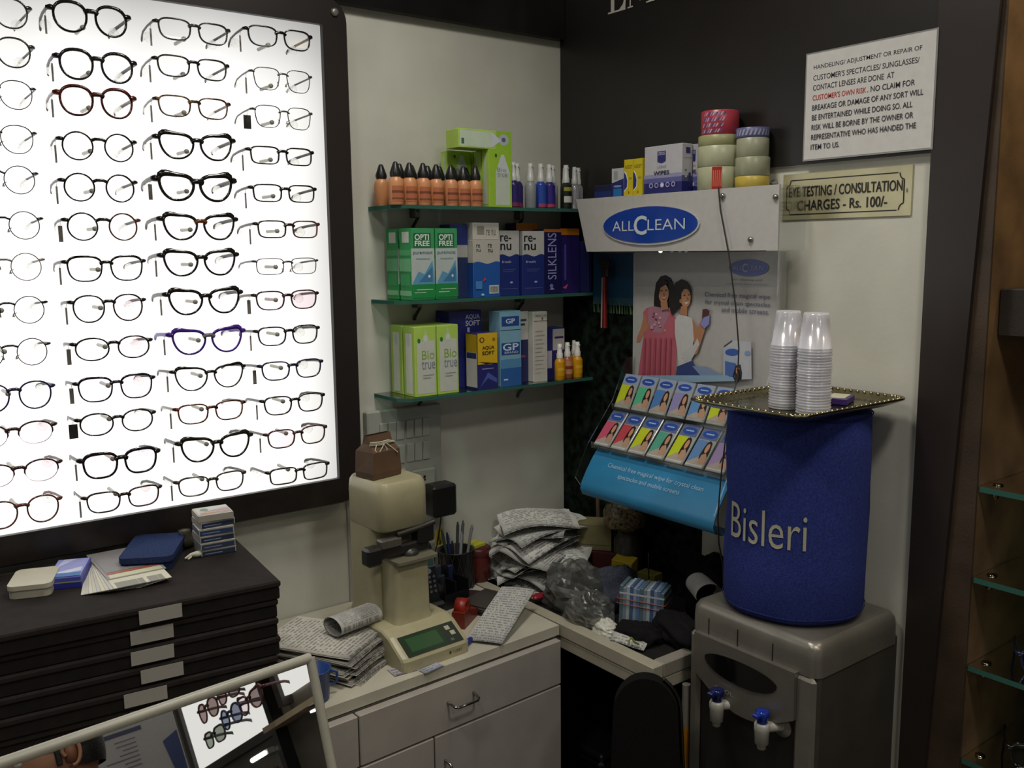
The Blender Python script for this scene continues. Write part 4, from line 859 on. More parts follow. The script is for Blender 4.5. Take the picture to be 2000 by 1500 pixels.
heap('white_packet','small white packet at the table rim under the clear bag','packet',-.305,-.492,.024,.030,.024,'#c9c9bd','plastic',41,0,amp=.25,freq=2.,crumple=.12)
heap('dark_pouch','dark patterned pouch in the corner behind the bills','pouch',-.060,-.310,.035,.04,.15,'#1a1a22','fabric',51,0)
sheet('white_slip','white paper slip on black cloth near the front rim',.075,.030,(-.312,-.575,.800),(R(14),R(8),R(-62)),'#b9b9b2',.001,m='label_paper',nx=3,ny=2)
b=MB(); b.tube([(-.010,-.002,0),(-.006,0,.010),(.002,.002,.014),(.004,-.006,.006),(.012,-.010,.001)],.0022,'#6f7a3a',6); simple('twist_tie',b,'plastic','yellow-green twist tie beside the white slip','twist tie',(-.322,-.592,.802))
b=MB(); b.box(-.018,.018,-.010,.010,0,.012,'#8a2230',.004); b.tube([(-.02,0,.006),(0,.014,.012),(.02,.004,.006)],.0016,'#c9b9b4',5); simple('red_trinket',b,'plastic','small red shiny trinket at the foot of the big bill pile','trinket',(-.310,-.270,.8003))
# white curled paper near dispenser
t=thing('curled_paper','white curled paper roll standing beside the water dispenser','paper',(-.120,-.610,.880),R(-30))
b=MB(); vs=[];n=14
for j,(y,k) in enumerate(((-.04,1),(.04,.9))):
    for i in range(n+1):
        a=R(-30+230*i/n); vs.append((.030*math.cos(a)*k,y,.026*math.sin(a)*k))
b.add(vs,[(i,i+1,n+2+i,n+1+i) for i in range(n)],'#a6a6a4',True); b.build('roll','card',t)
# beige patterned pouch & bottle under the stand
t=thing('knit_pouch','beige knitted pouch standing on a dark jar under the blue display','pouch',(-.075,-.318,.945),0)
blob(MB(),.050,.050,.050,'#8a7a56',61,.25,24,14,3).build('pouch_body','pattern',t)
t=thing('dark_jar','dark grey-brown jar behind the beige carton','jar',(-.075,-.330,.7866)); MB().lathe([(.030,0),(.034,.004),(.035,.125),(.028,.138),(.026,.150),(.029,.152),(.029,.156),(0,.156)],'#2c2924',20).build('jar_body','plastic',t)
b=MB(); b.tube([(0,0,0),(.002,.006,.10),(.006,.014,.20)],[.007,.006,.005],'#6e5640',8); simple('wooden_stick',b,'wood','pale brown stick standing behind the big bill pile','stick',(-.045,-.195,.785))
b=MB(); b.tube([(0,0,0),(.0,.004,.06),(.004,.010,.12)],.0016,'#6a6a6a',6); simple('thin_rod',b,'metal','thin grey rod leaning up from the table clutter','rod',(-.100,-.430,.787))
#==ALLCLEAN STAND==
st=thing('wipe_display_stand','white and blue wall display stand with oval logo and lens wipe packets','display stand',(0,0,0))
HX=.10; y0,y1=B(1125,388,HX).y,B(1522,380,HX).y; zt=1.741; zb=1.614; yb0=B(1146,492,HX).y
WH='#b5b3b0'
b=MB()
n=6
# header: gently bowed front sheet, top plate, ends
b.add([(-HX,y0,zt),(-HX,y1,zt),(-HX,y1,zb),(-HX,yb0,zb),(-HX+.004,y0,zt),(-HX+.004,y1,zt),(-HX+.004,y1,zb),(-HX+.004,yb0,zb)],[(0,1,2,3),(4,7,6,5),(0,4,5,1),(1,5,6,2),(2,6,7,3),(3,7,4,0)],WH)
b.build('header','print',st)
b=MB(); b.box(-HX+.004,-.012,y1,y0-.002,zt-.005,zt,'#ffffff'); b.build('header_top','acrylic',st)
b=MB(); b.add([(-HX+.004,y0-.002,zt-.006),(-.012,y0-.002,zt-.006),(-.012,yb0-.002,zb),(-HX+.004,yb0-.002,zb)],[(0,1,2,3)],'#8a8886'); b.build('header_end','print',st)
b=MB(); b.box(-HX+.004,-.012,y1,y1+.002,zb,zt-.006,'#ffffff'); b.build('clear_header_end','acrylic',st)
c=B(1268,439,HX); 
o=MB()
def ellp(cx,cz,rx,rz,x,col,mb,h=.002,n=36):
    pts=[(cx+rx*math.cos(2*math.pi*k/n),cz+rz*math.sin(2*math.pi*k/n)) for k in range(n)]; mb.prism(pts,-h,col,axis='x',at=x)
rx=abs(B(1360,439,HX).y-B(1177,439,HX).y)/2; rz=.0405
ellp(c.y-.001,c.z-.0018,rx+.003,rz+.003,-HX-.0004,'#b9b9bd',o,.003); ellp(c.y,c.z,rx,rz,-HX-.0036,'#1c3f9a',o,.001); o.build('logo_oval','gloss',st)
def logo(q,cy,cz,rx,rz,x,col='#c9d4dc',kx=1.):
    q.frame((x,cy,cz),(0,-1,0),(0,0,1),.0002)
    q.text('ALL',-rx*.78,-rz*.30,-rx*.30,rz*.26,col,-.006); q.text('C',-rx*.30,-rz*.55,-rx*.02,rz*.52,col,.02); q.text('LEAN',-rx*.0,-rz*.30,rx*.76,rz*.28,col,-.006)
q=PR(); logo(q,c.y,c.z,rx,rz,-HX-.0050); q.build('logo_lettering','gloss',st)
for px_,py_ in ((1413,383),(1516,385),(1467,468)):
    p=B(px_,py_,HX); m1=MB(); m1.T=Matrix.Translation((-HX,p.y,p.z))@Matrix.Rotation(R(-90),4,'Y'); m1.lathe([(.006,0),(.006,.004),(.003,.007),(0,.0075)],'#b0aca4',14); m1.build('stud','chrome',st)
for px_ in (1290,1312,1328,1340):
    p=B(px_,494,.09); m1=MB(); m1.lathe([(.004,0),(.004,-.004),(0,-.006)],'#ffffff',8,c=(-.09,p.y,zb+.002)); m1.build('led','led_small' if px_==1290 else 'chrome',st)
# backboard with printed picture
BX=.030
yl,yr=B(1236,600,BX).y,B(1523,600,BX).y
b=MB(); b.box(-BX,-.012,yr,yl,1.27,1.612,'#b0aeac',.001); b.build('back_board','print',st)
q=PR(); q.frame((0,0,0),(1,0,0),(0,1,0)); q.L=.0004; q.up=.0004
q.map=lambda x,y,L: B(x,y,BX+L)
HR='#1f1410'; SK='#b07a58'; SK2='#c08c68'
def PT(s): return [tuple(map(float,a.split(','))) for a in s.split()]
q.poly(PT('1240,496 1519,490 1519,560 1240,560'),'#a4a3a2')
q.poly(PT('1278,575 1281,553 1290,540 1300,537 1311,543 1317,560 1319,590 1316,610 1308,600 1278,606 1277,592'),HR)
q.poly(PT('1256,610 1262,602 1276,598 1292,606 1312,604 1320,622 1322,680 1320,735 1246,735 1252,690 1258,650'),'#b8606e')
q.poly(PT('1258,612 1252,640 1244,660 1243,668 1250,668 1258,650 1268,638'),SK)
q.poly(PT('1266,604 1276,598 1298,602 1308,612 1296,640 1292,650 1276,650 1266,632'),'#a9788a')
for k in range(14):
    x=1268+rnd.uniform(0,30); y=610+rnd.uniform(0,34); q.poly([(x,y),(x+4,y+1),(x+3,y+5),(x-1,y+4)],rnd.choice(['#d8a8b0','#7a3a50','#c890a0']))
for k in range(6): q.poly([(1258+k*10,660),(1261+k*10,660),(1259+k*10,732),(1254+k*10,732)],'#a24c5c')
q.ell(1296,573,10,19,SK2); q.poly(PT('1290,590 1303,588 1305,604 1292,606'),SK); q.poly(PT('1283,575 1286,556 1296,546 1306,552 1300,556 1290,562 1286,580'),HR)
q.ell(1292,568,2.2,1.4,'#2a1a14',8); q.ell(1301,567,2.0,1.4,'#2a1a14',8); q.poly(PT('1291,580 1297,584 1303,579 1297,582'),'#e8e0d8'); q.poly(PT('1290,580 1297,586 1304,579 1297,584'),'#8a3030'); q.poly(PT('1296,570 1299,577 1295,577'),'#9a6444')
q.poly(PT('1306,545 1314,552 1320,575 1321,606 1312,615 1307,600 1306,575'),HR)
# second woman, in white
q.poly(PT('1316,592 1314,570 1319,552 1331,545 1342,550 1349,562 1350,590 1342,590 1326,600'),'#191210')
q.poly(PT('1318,625 1326,614 1338,616 1352,622 1358,650 1352,680 1350,712 1326,716 1322,680 1318,650'),'#c5c6c4')
q.poly(PT('1352,622 1362,640 1370,625 1374,616 1382,624 1378,640 1362,690 1340,704 1332,700 1356,672'),SK)
q.poly(PT('1332,690 1356,672 1362,660 1366,672 1352,700 1336,708'),'#bfc0c0')
q.poly(PT('1322,716 1352,704 1362,722 1400,738 1320,736'),'#2c3f78'); q.poly(PT('1352,715 1378,716 1420,738 1372,738'),'#7f95b8')
q.ell(1339,582,10,18,SK2); q.poly(PT('1330,598 1342,598 1342,616 1328,614'),SK); q.poly(PT('1318,590 1320,560 1332,549 1344,554 1348,566 1338,562 1331,572 1330,600 1322,606'),'#191210')
q.ell(1337,577,2,1.3,'#2a1a14',8); q.ell(1345,576,1.8,1.3,'#2a1a14',8); q.poly(PT('1335,590 1341,594 1347,588 1341,591'),'#e8e0d8'); q.poly(PT('1342,579 1346,586 1341,586'),'#9a6444'); q.ell(1329,588,2,4,SK)
q.poly(PT('1372,604 1380,603 1386,607 1384,624 1376,626 1371,622'),'#4a2420'); q.poly(PT('1374,620 1386,616 1385,632 1376,642 1368,634'),'#8a8ac8')
# product box picture
q.poly(PT('1413,676 1430,664 1467,668 1468,740 1440,742 1413,736'),'#b9bcc4'); q.poly(PT('1413,676 1440,682 1440,740 1413,736'),'#aab4c8'); q.poly(PT('1416,705 1438,710 1438,738 1416,734'),'#4668b0')
q.poly(PT('1413,676 1430,664 1430,667 1415,678'),'#3a3a44'); q.ell(1430,688,14,7,'#2f55a8',16); q.ell(1460,690,6,5,'#7f95c0',12)
q.poly(PT('1434,728 1436,714 1446,712 1449,728 1448,742 1436,742'),'#2a1c18'); q.ell(1441,724,4,7,SK2,12)
q.poly(PT('1240,733 1420,733 1440,744 1240,750'),'#8fb0c8')
q.map=None
q.frame((-BX-.0006,0,0),(0,-1,0),(0,0,1),.0004)
def tline(s,pl,pr_,hh,col,bold=0.): # a line of print between two photographed end points
    a=B(*pl,BX); e=B(*pr_,BX); z=(a.z+e.z)/2; q.text(s,-a.y,z,-e.y,z+hh,col,bold)
q.L=.0012
tline('Chemical free magical wipe',(1377,583),(1505,585),.0125,'#55567c'); tline('for crystal clean spectacles',(1378,599),(1505,599),.0125,'#55567c'); tline('and mobile screens.',(1410,612),(1503,612),.0115,'#55567c')
tline('for cleaning and',(1432,549),(1489,549),.005,'#77788a'); tline('caring of your lenses and screens',(1420,557),(1500,557),.004,'#77788a')
cc=B(1463,523,BX); q.ell(-cc.y,cc.z,.052,.0175,'#5560a4',28)
q.build('poster_print','print',st)
q=PR(); logo(q,cc.y,cc.z,.052,.0175,-BX-.0030,'#98a0c4'); q.build('poster_logo','print',st)
# acrylic sides, rack, blue curved panel
YR=-.722; YL=-.318
for yy in (YL+.012,YR-.003):
    b=MB(); b.prism([(-.012,1.36),(-.06,1.36),(-.105,1.262),(-.185,1.165),(-.225,1.09),(-.19,1.045),(-.012,1.045)],.003,'#ffffff',axis='y',at=yy)
    b.build('acrylic_side','acrylic',st)
b=MB(); b.box(-.044,-.012,yr-.006,yr-.002,1.05,1.612,'#ffffff'); b.build('acrylic_post','acrylic',st)
def plate(x0,z0,x1,z1,ya,yb,t,col,m,name):
    b=MB(); d=Vector((x1-x0,0,z1-z0)).normalized(); nn=Vector((d.z,0,-d.x))*t*(1 if d.z<0 else -1)
    v=[(x0,ya,z0),(x0,yb,z0),(x1,yb,z1),(x1,ya,z1)]; b.add(v+[tuple(Vector(a)+nn) for a in v],[(0,1,2,3),(7,6,5,4),(0,4,5,1),(1,5,6,2),(2,6,7,3),(3,7,4,0)],col); return b.build(name,m,st)
plate(-.066,1.320,-.106,1.246,YL,YR,.002,'#ffffff','acrylic','rack_plate'); plate(-.106,1.236,-.172,1.162,YL,YR,.002,'#ffffff','acrylic','rack_plate')
for (x,z) in ((-.106,1.244),(-.172,1.160)):
    b=MB(); b.box(x-.013,x,YR,YL,z-.003,z,'#ffffff'); b.box(x-.015,x-.013,YR,YL,z-.003,z+.012,'#ffffff'); b.build('rack_lip','acrylic',st)
prof=[(-.168,1.157),(-.186,1.135),(-.205,1.108),(-.220,1.082),(-.225,1.066),(-.218,1.052),(-.200,1.044),(-.150,1.040)]
b=MB(); vs=[(x,y,z) for (x,z) in prof for y in (YL-.004,YR)]; vs+=[(x+.003,y,z+.001) for (x,z) in prof for y in (YL-.004,YR)]
m_=len(prof); fs=[(2*i,2*i+1,2*i+3,2*i+2) for i in range(m_-1)]+[(2*m_+2*i,2*m_+2*i+2,2*m_+2*i+3,2*m_+2*i+1) for i in range(m_-1)]
b.add(vs,fs,'#2b7fae',True); b.build('blue_curved_panel','plastic',st)
q=PR(); q.L=.0012; q.up=.0003
def pmap(x,y,L):   # x metres to the right, y metres down the curved panel from its top edge
    d=y; 
    for (a,b_) in zip(prof,prof[1:]):
        l=math.hypot(b_[0]-a[0],b_[1]-a[1])
        if d<=l or b_==prof[-1]:
            t_=d/l; tx,tz=(b_[0]-a[0])/l,(b_[1]-a[1])/l; return Vector((lerp(a[0],b_[0],t_)+tz*L,YL-.004-x,lerp(a[1],b_[1],t_)-tx*L))
        d-=l
q.map=pmap; q.N=Vector((0,0,1))
def ptext(t_,x0,x1,yt,yb):
    v,f,_=text_geo(t_,.004); q.add([q.P(x0+(x1-x0)*a,yb+(yt-yb)*b_) for a,b_ in v],f,'#9cc4de')
ptext('Chemical free magical wipe for crystal clean',.060,.345,.032,.046); ptext('spectacles and mobile screens',.105,.290,.052,.066)
q.build('panel_lettering','print',st)
# packets
PC=[['#b9c61e','#4fae84','#4a78b4','#8a84b4','#5a8ac0','#b9c61e','#c2cc20'],['#c2506c','#b8404c','#b9c61e','#4f9c84','#b9c61e','#5a80b0','#9a84b0']]
CNm={'#b9c61e':'lime','#4fae84':'mint green','#4a78b4':'blue','#8a84b4':'lilac','#5a8ac0':'light blue','#c2cc20':'lime','#c2506c':'pink','#b8404c':'red','#4f9c84':'teal','#5a80b0':'blue','#9a84b0':'mauve'}
for r2,(xt,zt2,xb,zb2) in enumerate(((-.072,1.3215,-.1115,1.2455),(-.1125,1.2365,-.1775,1.1625))):
    up=Vector((xt-xb,0,zt2-zb2)); Lh=up.length; up.normalize(); nn=Vector((-up.z,0,up.x))
    for k in range(7):
        cy=YL-.026-k*.0565; w2=.050; bott=Vector((xb,cy,zb2))+nn*.0022
        M=Matrix(((0,-nn.x,up.x,bott.x),(-1,0,0,bott.y),(0,-nn.z,up.z,bott.z),(0,0,0,1)))
        # local x -> -Y, local y -> into the rack, local z -> up the slope
        b=MB(); b.box(-w2/2,w2/2,-.0022,.0022,0,Lh,'#a9b0b0',.0006)
        o=simple('wipe_packet',b,'gloss','lens wipe packet with %s panel, %s from left in the %s rack row'%(CNm[PC[r2][k]],ORD[k],('upper','lower')[r2]),'packet',group='lens wipe packets in the rack'); o.matrix_world=M
        q=PR(); q.frame((-w2/2,-.0022,0),(w2,0,0),(0,0,Lh),.0003)
        q.rect(.03,.0,.97,.70,'#9a9e9e'); q.rect(.03,.70,.97,1,'#8f9ab4' if r2==0 else '#5d6688'); q.ell(.5,.84,.40,.10,'#22489c',18); q.rect(.28,.83,.72,.86,'#9fb4d8')
        q.poly([(.03,.16),(.03,.68),(.60,.68),(.55,.30),(.28,.10),(.03,.05)],PC[r2][k]); q.poly([(.03,.0),(.03,.1),(.35,.22),(.6,.3),(.9,.3),(.97,.2),(.97,0)],'#a89c90')
        q.poly([(.55,.52),(.60,.64),(.72,.69),(.86,.64),(.93,.45),(.95,.22),(.80,.25),(.55,.22),(.52,.35)],'#22160f'); q.ell(.73,.50,.10,.12,'#c08c68',12); q.poly([(.62,.33),(.8,.38),(.97,.26),(.97,.12),(.6,.12)],'#b08a70')
        q.rect(.05,.01,.95,.07,'#c0c4c4'); q.build('print','print',o)
# cord hanging in front of the stand
b=MB(); pts=[Vector((-.1035,B(1403,371,.1035).y,1.7440))]
for (x,y,o_) in ((1407,410,.106),(1424,500,.108),(1437,600,.112),(1443,680,.118),(1441,735,.124),(1428,790,.170),(1418,850,.190),(1408,930,.232),(1402,1010,.240),(1404,1060,.235),(1412,1105,.215),(1413,1140,.20)): pts.append(B(x,y,o_))
b.tube(pts,.0016,'#1d1a17',6); 
p=B(1441,730,.129); 
for k in range(3): b.tube([(p.x-.003,p.y-.005+.002*k,p.z+.010),(p.x-.004,p.y-.009,p.z-.008),(p.x-.003,p.y,p.z-.020),(p.x-.004,p.y+.008,p.z-.006),(p.x-.003,p.y+.004,p.z+.010)],.0016,'#1d1a17',5)
simple('hanging_wire',b,'plastic','thin black wire hanging from the tape rolls down past the blue panel','wire')
# things on the header top
HZ=.0+1.7412
def head_box(name,label,y,w,x,d,h,col,pr,rz=-90,group=None): return carton(name,label,w,d,h,(x,y,HZ),R(rz),col,pr,group)
def zw(face):
    q=face('front'); q.rect(0,0,1,.22,'#1d2068'); q.rect(0,.22,1,.32,'#5a5c98'); q.rect(0,.32,1,.40,'#9090b4')
    q.rect(.36,.66,.58,.88,'#23246a'); q.text('ZEISS',.38,.80,.56,.86,'#b8b8d0',.01); q.poly([(.36,.66),(.47,.63),(.58,.66)],'#23246a'); q.text('LENS',.36,.53,.60,.58,'#8a8a94'); q.text('WIPES',.26,.38,.68,.47,'#24243a',.02)
    for k in range(5): q.ell(.20+.15*k,.17,.055,.055,'#a8a8d0',14); q.ell(.20+.15*k,.17,.035,.035,'#23246a' if k!=2 else '#d8d8e4',12)
    q=face('right')
    q.rect(0,0,1,.22,'#1d2068'); q.rect(0,.22,1,.34,'#55577c'); q.rect(.35,.80,.75,.92,'#23246a'); q.rect(.2,.70,.9,.71,'#8a8a98'); q.ell(.35,.45,.1,.02,'#6a6a80'); q.ell(.35,.32,.1,.02,'#c0c0d0'); q.rect(.6,.2,.8,.4,'#33356c')
yA,yB_=B(1258,380,.097).y,B(1331,380,.097).y
wz=abs(yA-yB_)
head_box('wipes_box','white and indigo box of lens wipes, the large one facing front',(yA+yB_)/2,wz,-.080,.034,.103,'#b6b5bc',zw)
head_box('wipes_box','white and indigo wipes box standing side-on behind the large one',yB_-.004,.030,-.036,.050,.102,'#b6b5bc',zw,rz=-90)
def ye(face):
    q=face('front'); q.rect(0,0,1,1,'#c8b512'); q.text('ASSIST',.08,.74,.95,.84,'#5a4a10',.01); q.poly([(0,.70),(.28,.62),(.46,.42),(.42,.22),(0,.10)],'#e8e4c8'); q.poly([(0,.66),(.22,.58),(.38,.42),(.34,.24),(0,.14)],'#1d2a7a'); q.rect(.55,.45,.9,.5,'#a08a18'); q.rect(.5,.05,.6,.12,'#a03a20')
for k,(a,bx_) in enumerate(((1219,1236),(1237,1254))):
    ya,yb_=B(a,380,.097).y,B(bx_,380,.097).y; head_box('yellow_carton',['narrow yellow and blue carton, left one of the pair on the header','narrow yellow and blue carton beside the white wipes box'][k],(ya+yb_)/2,abs(ya-yb_),-.080,.034,.081,'#c8b512',ye,group='yellow cartons on the stand header')
def wb(face):
    q=face('front'); q.rect(0,.50,1,1,'#b4b6b8'); q.poly([(0,.0),(0,.48),(1,.62),(1,0)],'#1d2464'); q.rect(.15,0,.85,.28,'#1e6cb0'); q.rect(.2,.6,.5,.9,'#94979a'); q.ell(.5,.36,.35,.04,'#8890c0',12)
ya,yb_=B(1195,383,.097).y,B(1218,383,.097).y
head_box('small_carton','small white and dark blue carton left of the yellow pair',(ya+yb_)/2,abs(ya-yb_),-.080,.034,.064,'#b0b2b6',wb)
ya,yb_=B(1160,385,.097).y,B(1194,385,.097).y
head_box('small_carton','low dark navy carton lying at the left end of the stand header',(ya+yb_)/2,abs(ya-yb_),-.076,.04,.029,'#151a40',lambda face: face('front').rect(.02,.05,.98,.5,'#1c2a66'))
def roll(label,x,y,z,r,h,col,m='plastic',ri=.036,print_=None,group='tape rolls stacked on the stand header'):
    t=thing('tape_roll',label,'tape',(x,y,z),0,group)
    MB().lathe([(r-.001,0),(r,.001),(r,h-.001),(r-.001,h),(ri,h),(ri,0)],col,30,close=True).build('tape_body',m,t)
    MB().lathe([(ri,0),(ri,h),(ri-.003,h),(ri-.003,0)],'#9a8a68',24,close=True).build('core','card',t)
    if print_:
        q=PR(); print_(q,r,h); q.build('print','print',t)
    return t
yc=(B(1363,370,.0545).y+B(1446,370,.0545).y)/2+.0; rr_=.0455; xc=-.0545
def cyl_patch(q,r,a0,a1,z0,z1,col,up=.0003,n=8,slope=0.):
    vs=[]
    for k in range(n+1):
        a=R(lerp(a0,a1,k/n)); 
        for zi,z in enumerate((z0,z1)): aa=a+R(slope)*zi; vs.append(((r+up)*math.cos(aa),(r+up)*math.sin(aa),z))
    q.add(vs,[(2*k,2*k+2,2*k+3,2*k+1) for k in range(n)],col)
cl='#a9ab8c'
roll('wide clear tape roll with red label, bottom of the front stack',xc,yc,HZ,rr_,.047,cl,'plastic',print_=lambda q,r,h:(cyl_patch(q,r,-158,-132,.001,h-.001,'#a82418'),[cyl_patch(q,r,-155+5*k,-153.5+5*k,.006,h-.008,'#d88a70',.0006,2) for k in range(5)]))
roll('wide clear tape roll without label, second from bottom in the front stack',xc,yc,HZ+.0473,rr_,.043,'#acae90','plastic')
roll('narrow yellowish tape roll under the red patterned one',xc,yc,HZ+.0906,rr_-.001,.0215,'#9a9a70','plastic')
def pat(q,r,h):
    for i in range(9):
        for j in range(4):
            a=-205+i*8+j*3; cyl_patch(q,r,a,a+4.5,.004+j*.0115,.011+j*.0115,['#8a8ab8','#c0a8b8','#4a4a80'][(i+j)%3],.0003,2,6)
    for i in range(10): a=-130+i*3; 
roll('red tape roll with lilac pattern on top of the front stack',xc-.001,yc-.001,HZ+.1124,rr_-.006,.050,'#a83848','plastic',print_=pat)
x2=-.0420; y2=(B(1450,372,.045).y+B(1500,372,.045).y)/2-.012; y2=yc-.078
roll('yellow tape roll, bottom of the rear stack',x2,y2,HZ,.035,.024,'#bfa84a','plastic',ri=.026)
roll('clear tape roll above the yellow one in rear stack',x2,y2,HZ+.0243,.035,.038,'#96987e','plastic',ri=.026)
roll('clear tape roll, third from bottom in rear stack',x2,y2+.001,HZ+.0626,.033,.038,'#9b9d84','plastic',ri=.026)
roll('blue and white patterned tape roll on top of the rear stack',x2,y2+.002,HZ+.1009,.034,.020,'#5d5f8c','plastic',ri=.026,print_=lambda q,r,h:[cyl_patch(q,r,-210+i*14,-203+i*14,.004,h-.004,'#9c9cb4',.0003,2,8) for i in range(10)])
# back scratcher hanging on the poster
a=B(1183,500,.02); e=B(1183,640,.02)
t=thing('back_scratcher','red and dark back scratcher with hand-shaped head hanging under the header','back scratcher',(-.022,a.y,e.z))
L=a.z-e.z
b=MB(); b.tube([(0,0,0),(0,0,L*.72)],[.0075,.0055],'#5a1c1c',8); b.tube([(-.006,.006,0),(-.005,.004,L*.70)],.0022,'#9a8a84',6); b.tube([(-.005,-.005,.0),(-.005,-.003,L*.7)],.003,'#8a2424',6); b.build('handle','plastic',t)
b=MB(); b.box(-.006,.004,-.013,.013,L*.70,L*.84,'#2a1c18',.004)
for k in range(5): b.tube([(0,-.011+.0055*k,L*.82),(-.002,-.015+.0075*k,L*.93),(-.008,-.016+.008*k,L*.985)],[.0028,.0026,.0018],'#2a1c18',6)
b.build('hand','plastic',t)
#==SIGNS==
c0,c1=B(1586,112),B(1836,63)
t=thing('laminated_notice','white laminated notice of nine printed lines about handling risk','notice',(-.0175,-.7585,1.7915))
NW,NH=.262,.200
b=MB(); b.box(-.0008,.0008,-NW-.003,.003,-.003,NH+.003,'#8f8f8c'); b.build('laminate_film','gloss',t)
b=MB(); b.box(-.0012,-.0009,-NW,0,0,NH,'#cfcdca'); b.build('paper','print',t)
q=PR(); q.frame((-.0012,0,0),(0,-NW,0),(0,0,NH),.0003)
LN=[('HANDELING/ ADJUSTMENT OR REPAIR OF',.90),('CUSTOMER\'S SPECTACLES/ SUNGLASSES/',.885),('CONTACT LENSES ARE DONE  AT',.70),None,('BREAKAGE OR DAMAGE OF ANY SORT WILL',.925),('BE ENTERTAINED WHILE DOING SO. ALL',.85),('RISK WILL BE BORNE BY THE OWNER OR',.86),('REPRESENTATIVE WHO HAS HANDED THE',.885),('ITEM TO US.',.28)]
for i,l in enumerate(LN):
    z=.84-i*.094; D='#34323a'
    if l is None: q.text('CUSTOMER\'S OWN RISK',.06,z,.50,z+.052,'#b8382c',.006); q.text('. NO CLAIM FOR',.51,z,.865,z+.052,D,.006)
    else: q.text(l[0],.06,z,.06+(l[1]-.03)*.97,z+.052,D,.006)
q.build('print','print',t)
t=thing('charges_plate','brass coloured metal plate with eye testing charges in black capitals','sign',(-.0005,-.7000,1.6745))
PWd,PHt=.281,.092
b=MB(); b.box(-.003,0,-PWd,0,0,PHt,'#c4be9a',.0008); b.build('plate','brushed',t)
q=PR(); q.frame((-.003,0,0),(0,-PWd,0),(0,0,PHt),.0003)
D='#1c1a16'
def bar(x0,y0,x1,y1,tx=.0042,ty=.012):
    if abs(x1-x0)>abs(y1-y0): q.poly([(x0,y0-ty),(x1,y1-ty),(x1,y1+ty),(x0,y0+ty)],D)
    else: q.poly([(x0-tx,y0),(x0+tx,y0),(x1+tx,y1),(x1-tx,y1)],D)
bar(.07,.86,.90,.86); bar(.07,.12,.90,.12); bar(.035,.26,.035,.72); bar(.945,.26,.945,.72)
def notch(cx,cy,a0):
    pts=[];pi=[]
    for k in range(7):
        a=R(a0+90*k/6); pts.append((cx+.036*math.cos(a),cy+.145*math.sin(a))); pi.append((cx+.029*math.cos(a),cy+.120*math.sin(a)))
    q.poly(pts+pi[::-1],D)
notch(.035,.86,-90); notch(.945,.86,180); notch(.945,.12,90); notch(.035,.12,0)
q.text('EYE TESTING / CONSULTATION',.055,.50,.935,.72,D,.012); q.text('CHARGES - Rs. 100/-',.13,.20,.83,.42,D,.012); q.text('R',.962,.46,.975,.54,D)
q.build('engraving','print',t)
for yy in (.008,):
    p=B(1514,358); t2=thing('wall_hook_screw','round white plastic hook on the wall left of the charges plate','hook',(-.0005,p.y,p.z))
    m1=MB(); m1.T=Matrix.Rotation(R(-90),4,'Y'); m1.lathe([(.008,0),(.008,.004),(.004,.006),(.003,.012),(0,.012)],'#8f8f84',14); m1.build('disc','plastic',t2)
#==WATER DISPENSER==
wd=thing('water_dispenser','silver-grey water dispenser with two white taps in front of right wall','water dispenser',(-.1465,-.8635,0))
DX,DY=.130,.1445   # half depth, half width
SV='#817e76'
b=MB(); b.box(-DX+.004,DX,-DY,DY,.02,.885,'#5a574f',.006); b.build('body','brushed',wd)
b=MB(); rbox(b,-DX-.006,DX,-DY-.002,DY+.002,[(.868,1.0),(.900,1.0),(.918,.99),(.927,.955),(.930,.90)],.022,SV,6); b.build('top_cover','brushed',wd)
for y in (.098,.028,-.052):
    b=MB(); b.box(-DX-.0072,-DX+.02,y-.0007,y+.0007,.872,.905,'#1a1816'); b.build('seam','plastic',wd)
# front: side pillars, brow panel with oval window, recess
b=MB(); b.box(-DX-.010,-DX+.004,-DY,-DY+.042,.02,.868,SV,.007); b.build('front_pillar','brushed',wd)
b=MB(); b.box(-DX-.010,-DX+.004,DY-.026,DY,.02,.868,SV,.007); b.build('front_pillar','brushed',wd)
b=MB(); b.box(-DX-.001,-DX+.004,-DY+.042,DY-.026,.02,.868,'#252220'); b.build('tap_recess','plastic',wd)
pts=[]; nn=14
for k in range(nn+1):
    y=lerp(DY-.020,-DY+.036,k/nn); pts.append((y,.792-.045*math.sin(math.pi*k/nn)*1.0-.010*k/nn))
poly=[(DY-.020,.872),]+pts+[(-DY+.036,.872)]
b=MB(); b.prism(poly,-.022,'#77736c',axis='x',at=-DX+.004); b.build('brow_panel','brushed',wd)
b=MB(); ov=[(.034+0.084*math.cos(2*math.pi*k/28)-.022, .832+(.030 if math.sin(2*math.pi*k/28)<0 else .018)*math.sin(2*math.pi*k/28)) for k in range(28)]; b.prism(ov,-.002,'#0c0c0c',axis='x',at=-DX-.018); b.build('oval_window','gloss',wd)
q=PR(); q.frame((-DX-.0186,.070,.772),(0,-.05,0),(0,0,.012),.0006); q.text('COOL',.0,.2,.9,.9,'#a09c94'); q.build('badge','print',wd)
q=PR(); q.frame((-DX-.0105,.0,.878),(0,-1,0),(0,0,1)); 
